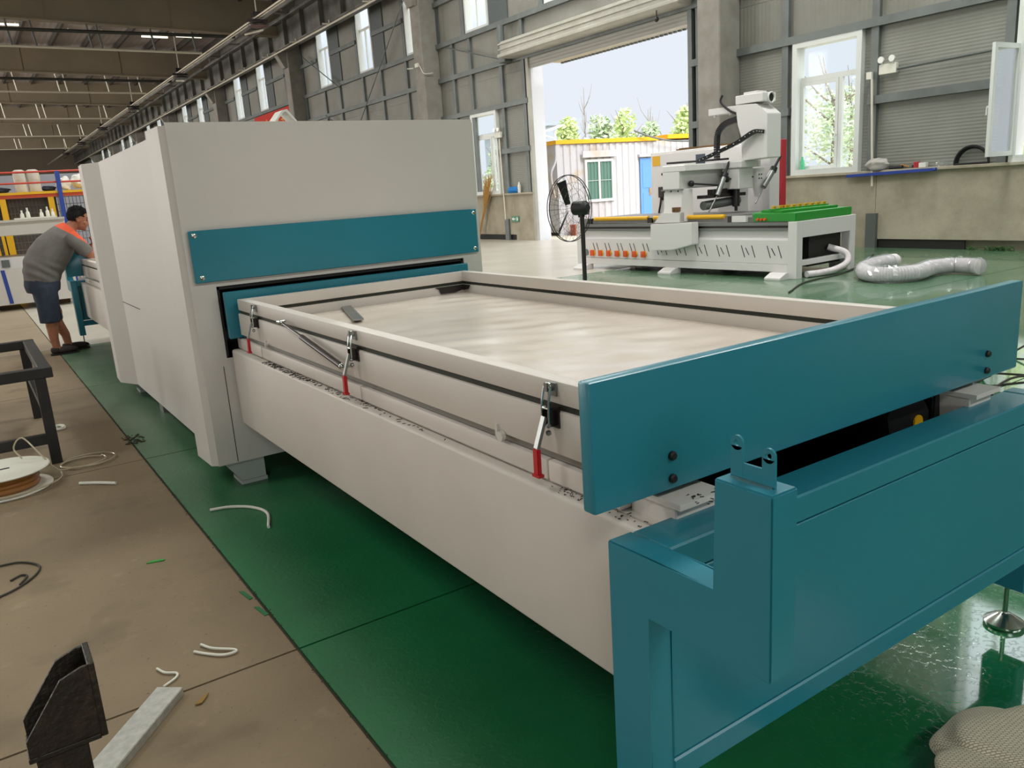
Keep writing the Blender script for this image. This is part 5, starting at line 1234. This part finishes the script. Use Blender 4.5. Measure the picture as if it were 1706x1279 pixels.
body.tube([hp(0.092, 0, 0.012), hp(0.108, 0, -0.018), hp(0.118, 0, -0.036), hp(0.098, 0, -0.046)], 0.01, 8, radii=[0.009, 0.012, 0.014, 0.011])
body.tube([hp(0.088, -0.022, -0.068), hp(0.099, 0, -0.066), hp(0.088, 0.022, -0.068)], 0.008, 8)
vb = voxel(body, 0.0075, 3)
bo = vb.build('body', M['skin'], man)
for s in (-1, 1): MB().ball(hp(0.083, s*0.034, -0.005), 0.010, 2, (0.6, 1.2, 0.7)).build('eye', M['black'], man)
MB().ball(hp(0.088, -0.036, 0.022), 0.016, 2, (0.6, 1.4, 0.3)).ball(hp(0.088, 0.036, 0.022), 0.016, 2, (0.6, 1.4, 0.3)).build('eyebrows', M['hair'], man)
# short hair: a close cap and many tufts
hr = MB(); qh = random.Random(5)
mt = Matrix.Translation(hp(-0.010, 0, 0.032)) @ Rh.to_4x4() @ Matrix.Diagonal((1.0, 0.845, 0.95, 1)); bmesh.ops.create_icosphere(hr.bm, subdivisions=4, radius=0.1035, matrix=mt)
inv = Rh.transposed()
def hairline(q): return q.z > (0.062 if q.x > 0.055 else 0.028 if q.x > 0.012 else 0.0 if q.x > -0.02 else -0.055)
bmesh.ops.delete(hr.bm, geom=[v for v in hr.bm.verts if not hairline(inv @ (v.co-Hc))], context='VERTS')
roots = [(v.co.copy(), (v.co-hp(-0.01, 0, 0.02)).normalized()) for v in hr.bm.verts]
for p, nrm_ in roots:
    if qh.random() < 0.75:
        q = inv @ (p-Hc); fwd_ = Rh @ Vector((0.5 if q.z > 0.05 else -0.3, qh.gauss(0, .3), -0.2 if q.z < 0.05 else 0.5))
        L = qh.uniform(0.012, 0.028) if q.z > 0.06 else qh.uniform(0.006, 0.012)
        tip = p + (nrm_*0.7+fwd_*0.7).normalized()*L
        hr.tube([p-nrm_*0.004, (p+tip)/2+nrm_*0.002, tip], 0.004, 4, radii=[0.0065, 0.005, 0.001])
hr.build('hair', M['hair'], man)
# shirt (torso and short sleeves) with an orange yoke
st = MB(); trunk(st, 0.008)
for s in (-1, 1):
    P = arm_pts(s); st.tube(P[:3]+[(1.135, YC+s*0.205, 1.088)], 0.07, 14, radii=[0.085, 0.080, 0.074, 0.072])
vs = voxel(st, 0.011, 5)
# folds across the belly
for v in vs.bm.verts:
    p = v.co; f = 0.005*math.sin(60*(p.x*0.35+p.z)+3*math.sin(9*p.x))*max(0, 1-abs(p.z-0.92)/0.16)
    v.co += (p-Vector((0.72, YC, 0.98))).normalized()*f
def yoke(p): return 0.62*p.x+0.78*p.z > 1.638
yk = MB(); yk.bm.free(); yk.bm = vs.bm.copy()
bmesh.ops.delete(yk.bm, geom=[f for f in yk.bm.faces if not yoke(f.calc_center_median())], context='FACES')
bmesh.ops.delete(vs.bm, geom=[f for f in vs.bm.faces if yoke(f.calc_center_median())], context='FACES')
vs.build('shirt', M['shirt'], man); yk.build('shirt_yoke', M['shirt_orange'], man, label='orange shoulder yoke')
# shorts
sh_ = MB()
loft(sh_, [((0.66, YC, 0.86), (1, 0, 0), (0, 1, 0), 0.172, 0.19), ((0.655, YC, 0.78), (1, 0, 0), (0, 1, 0), 0.182, 0.198), ((0.655, YC, 0.70), (1, 0, 0), (0, 1, 0), 0.165, 0.195)])
for s in (-1, 1):
    sh_.tube([(0.66, YC+s*0.09, 0.76), (0.665, YC+s*0.10, 0.62), (0.672+0.02*s, YC+s*0.105, 0.48), (0.675+0.025*s, YC+s*0.106, 0.365)], 0.1, 16, radii=[0.12, 0.118, 0.104, 0.102])
voxel(sh_, 0.012, 4).build('shorts', M['denim'], man)
for s, ank in ((-1, (0.665, 10.19)), (1, (0.80, 10.41))):
    so = MB(); so.ball((ank[0]+0.075, ank[1], 0.045), 0.05, 3, (2.75, 1.02, 0.85)); so.ball((ank[0]-0.01, ank[1], 0.055), 0.052, 3, (1.1, 0.95, 1.0))
    for v in so.bm.verts: v.co.z = min(max(v.co.z, 0.014), 0.085)
    shoe = so.build('shoe', M['shoe'], man)
    MB().prism([(ank[0]-0.072, ank[1]-0.03), (ank[0]-0.05, ank[1]-0.05), (ank[0]+0.12, ank[1]-0.053), (ank[0]+0.195, ank[1]-0.035), (ank[0]+0.215, ank[1]), (ank[0]+0.195, ank[1]+0.035), (ank[0]+0.12, ank[1]+0.053), (ank[0]-0.05, ank[1]+0.05), (ank[0]-0.072, ank[1]+0.03)], 'Z', 0.001, 0.018).build('sole', M['rubber'], shoe)
MB().box(1.228, YC-0.06, 1.185, 1.238, YC+0.02, 1.335, 0.003).build('phone', M['screen'], label='blue backed phone held in the hands of the man', cat='phone')
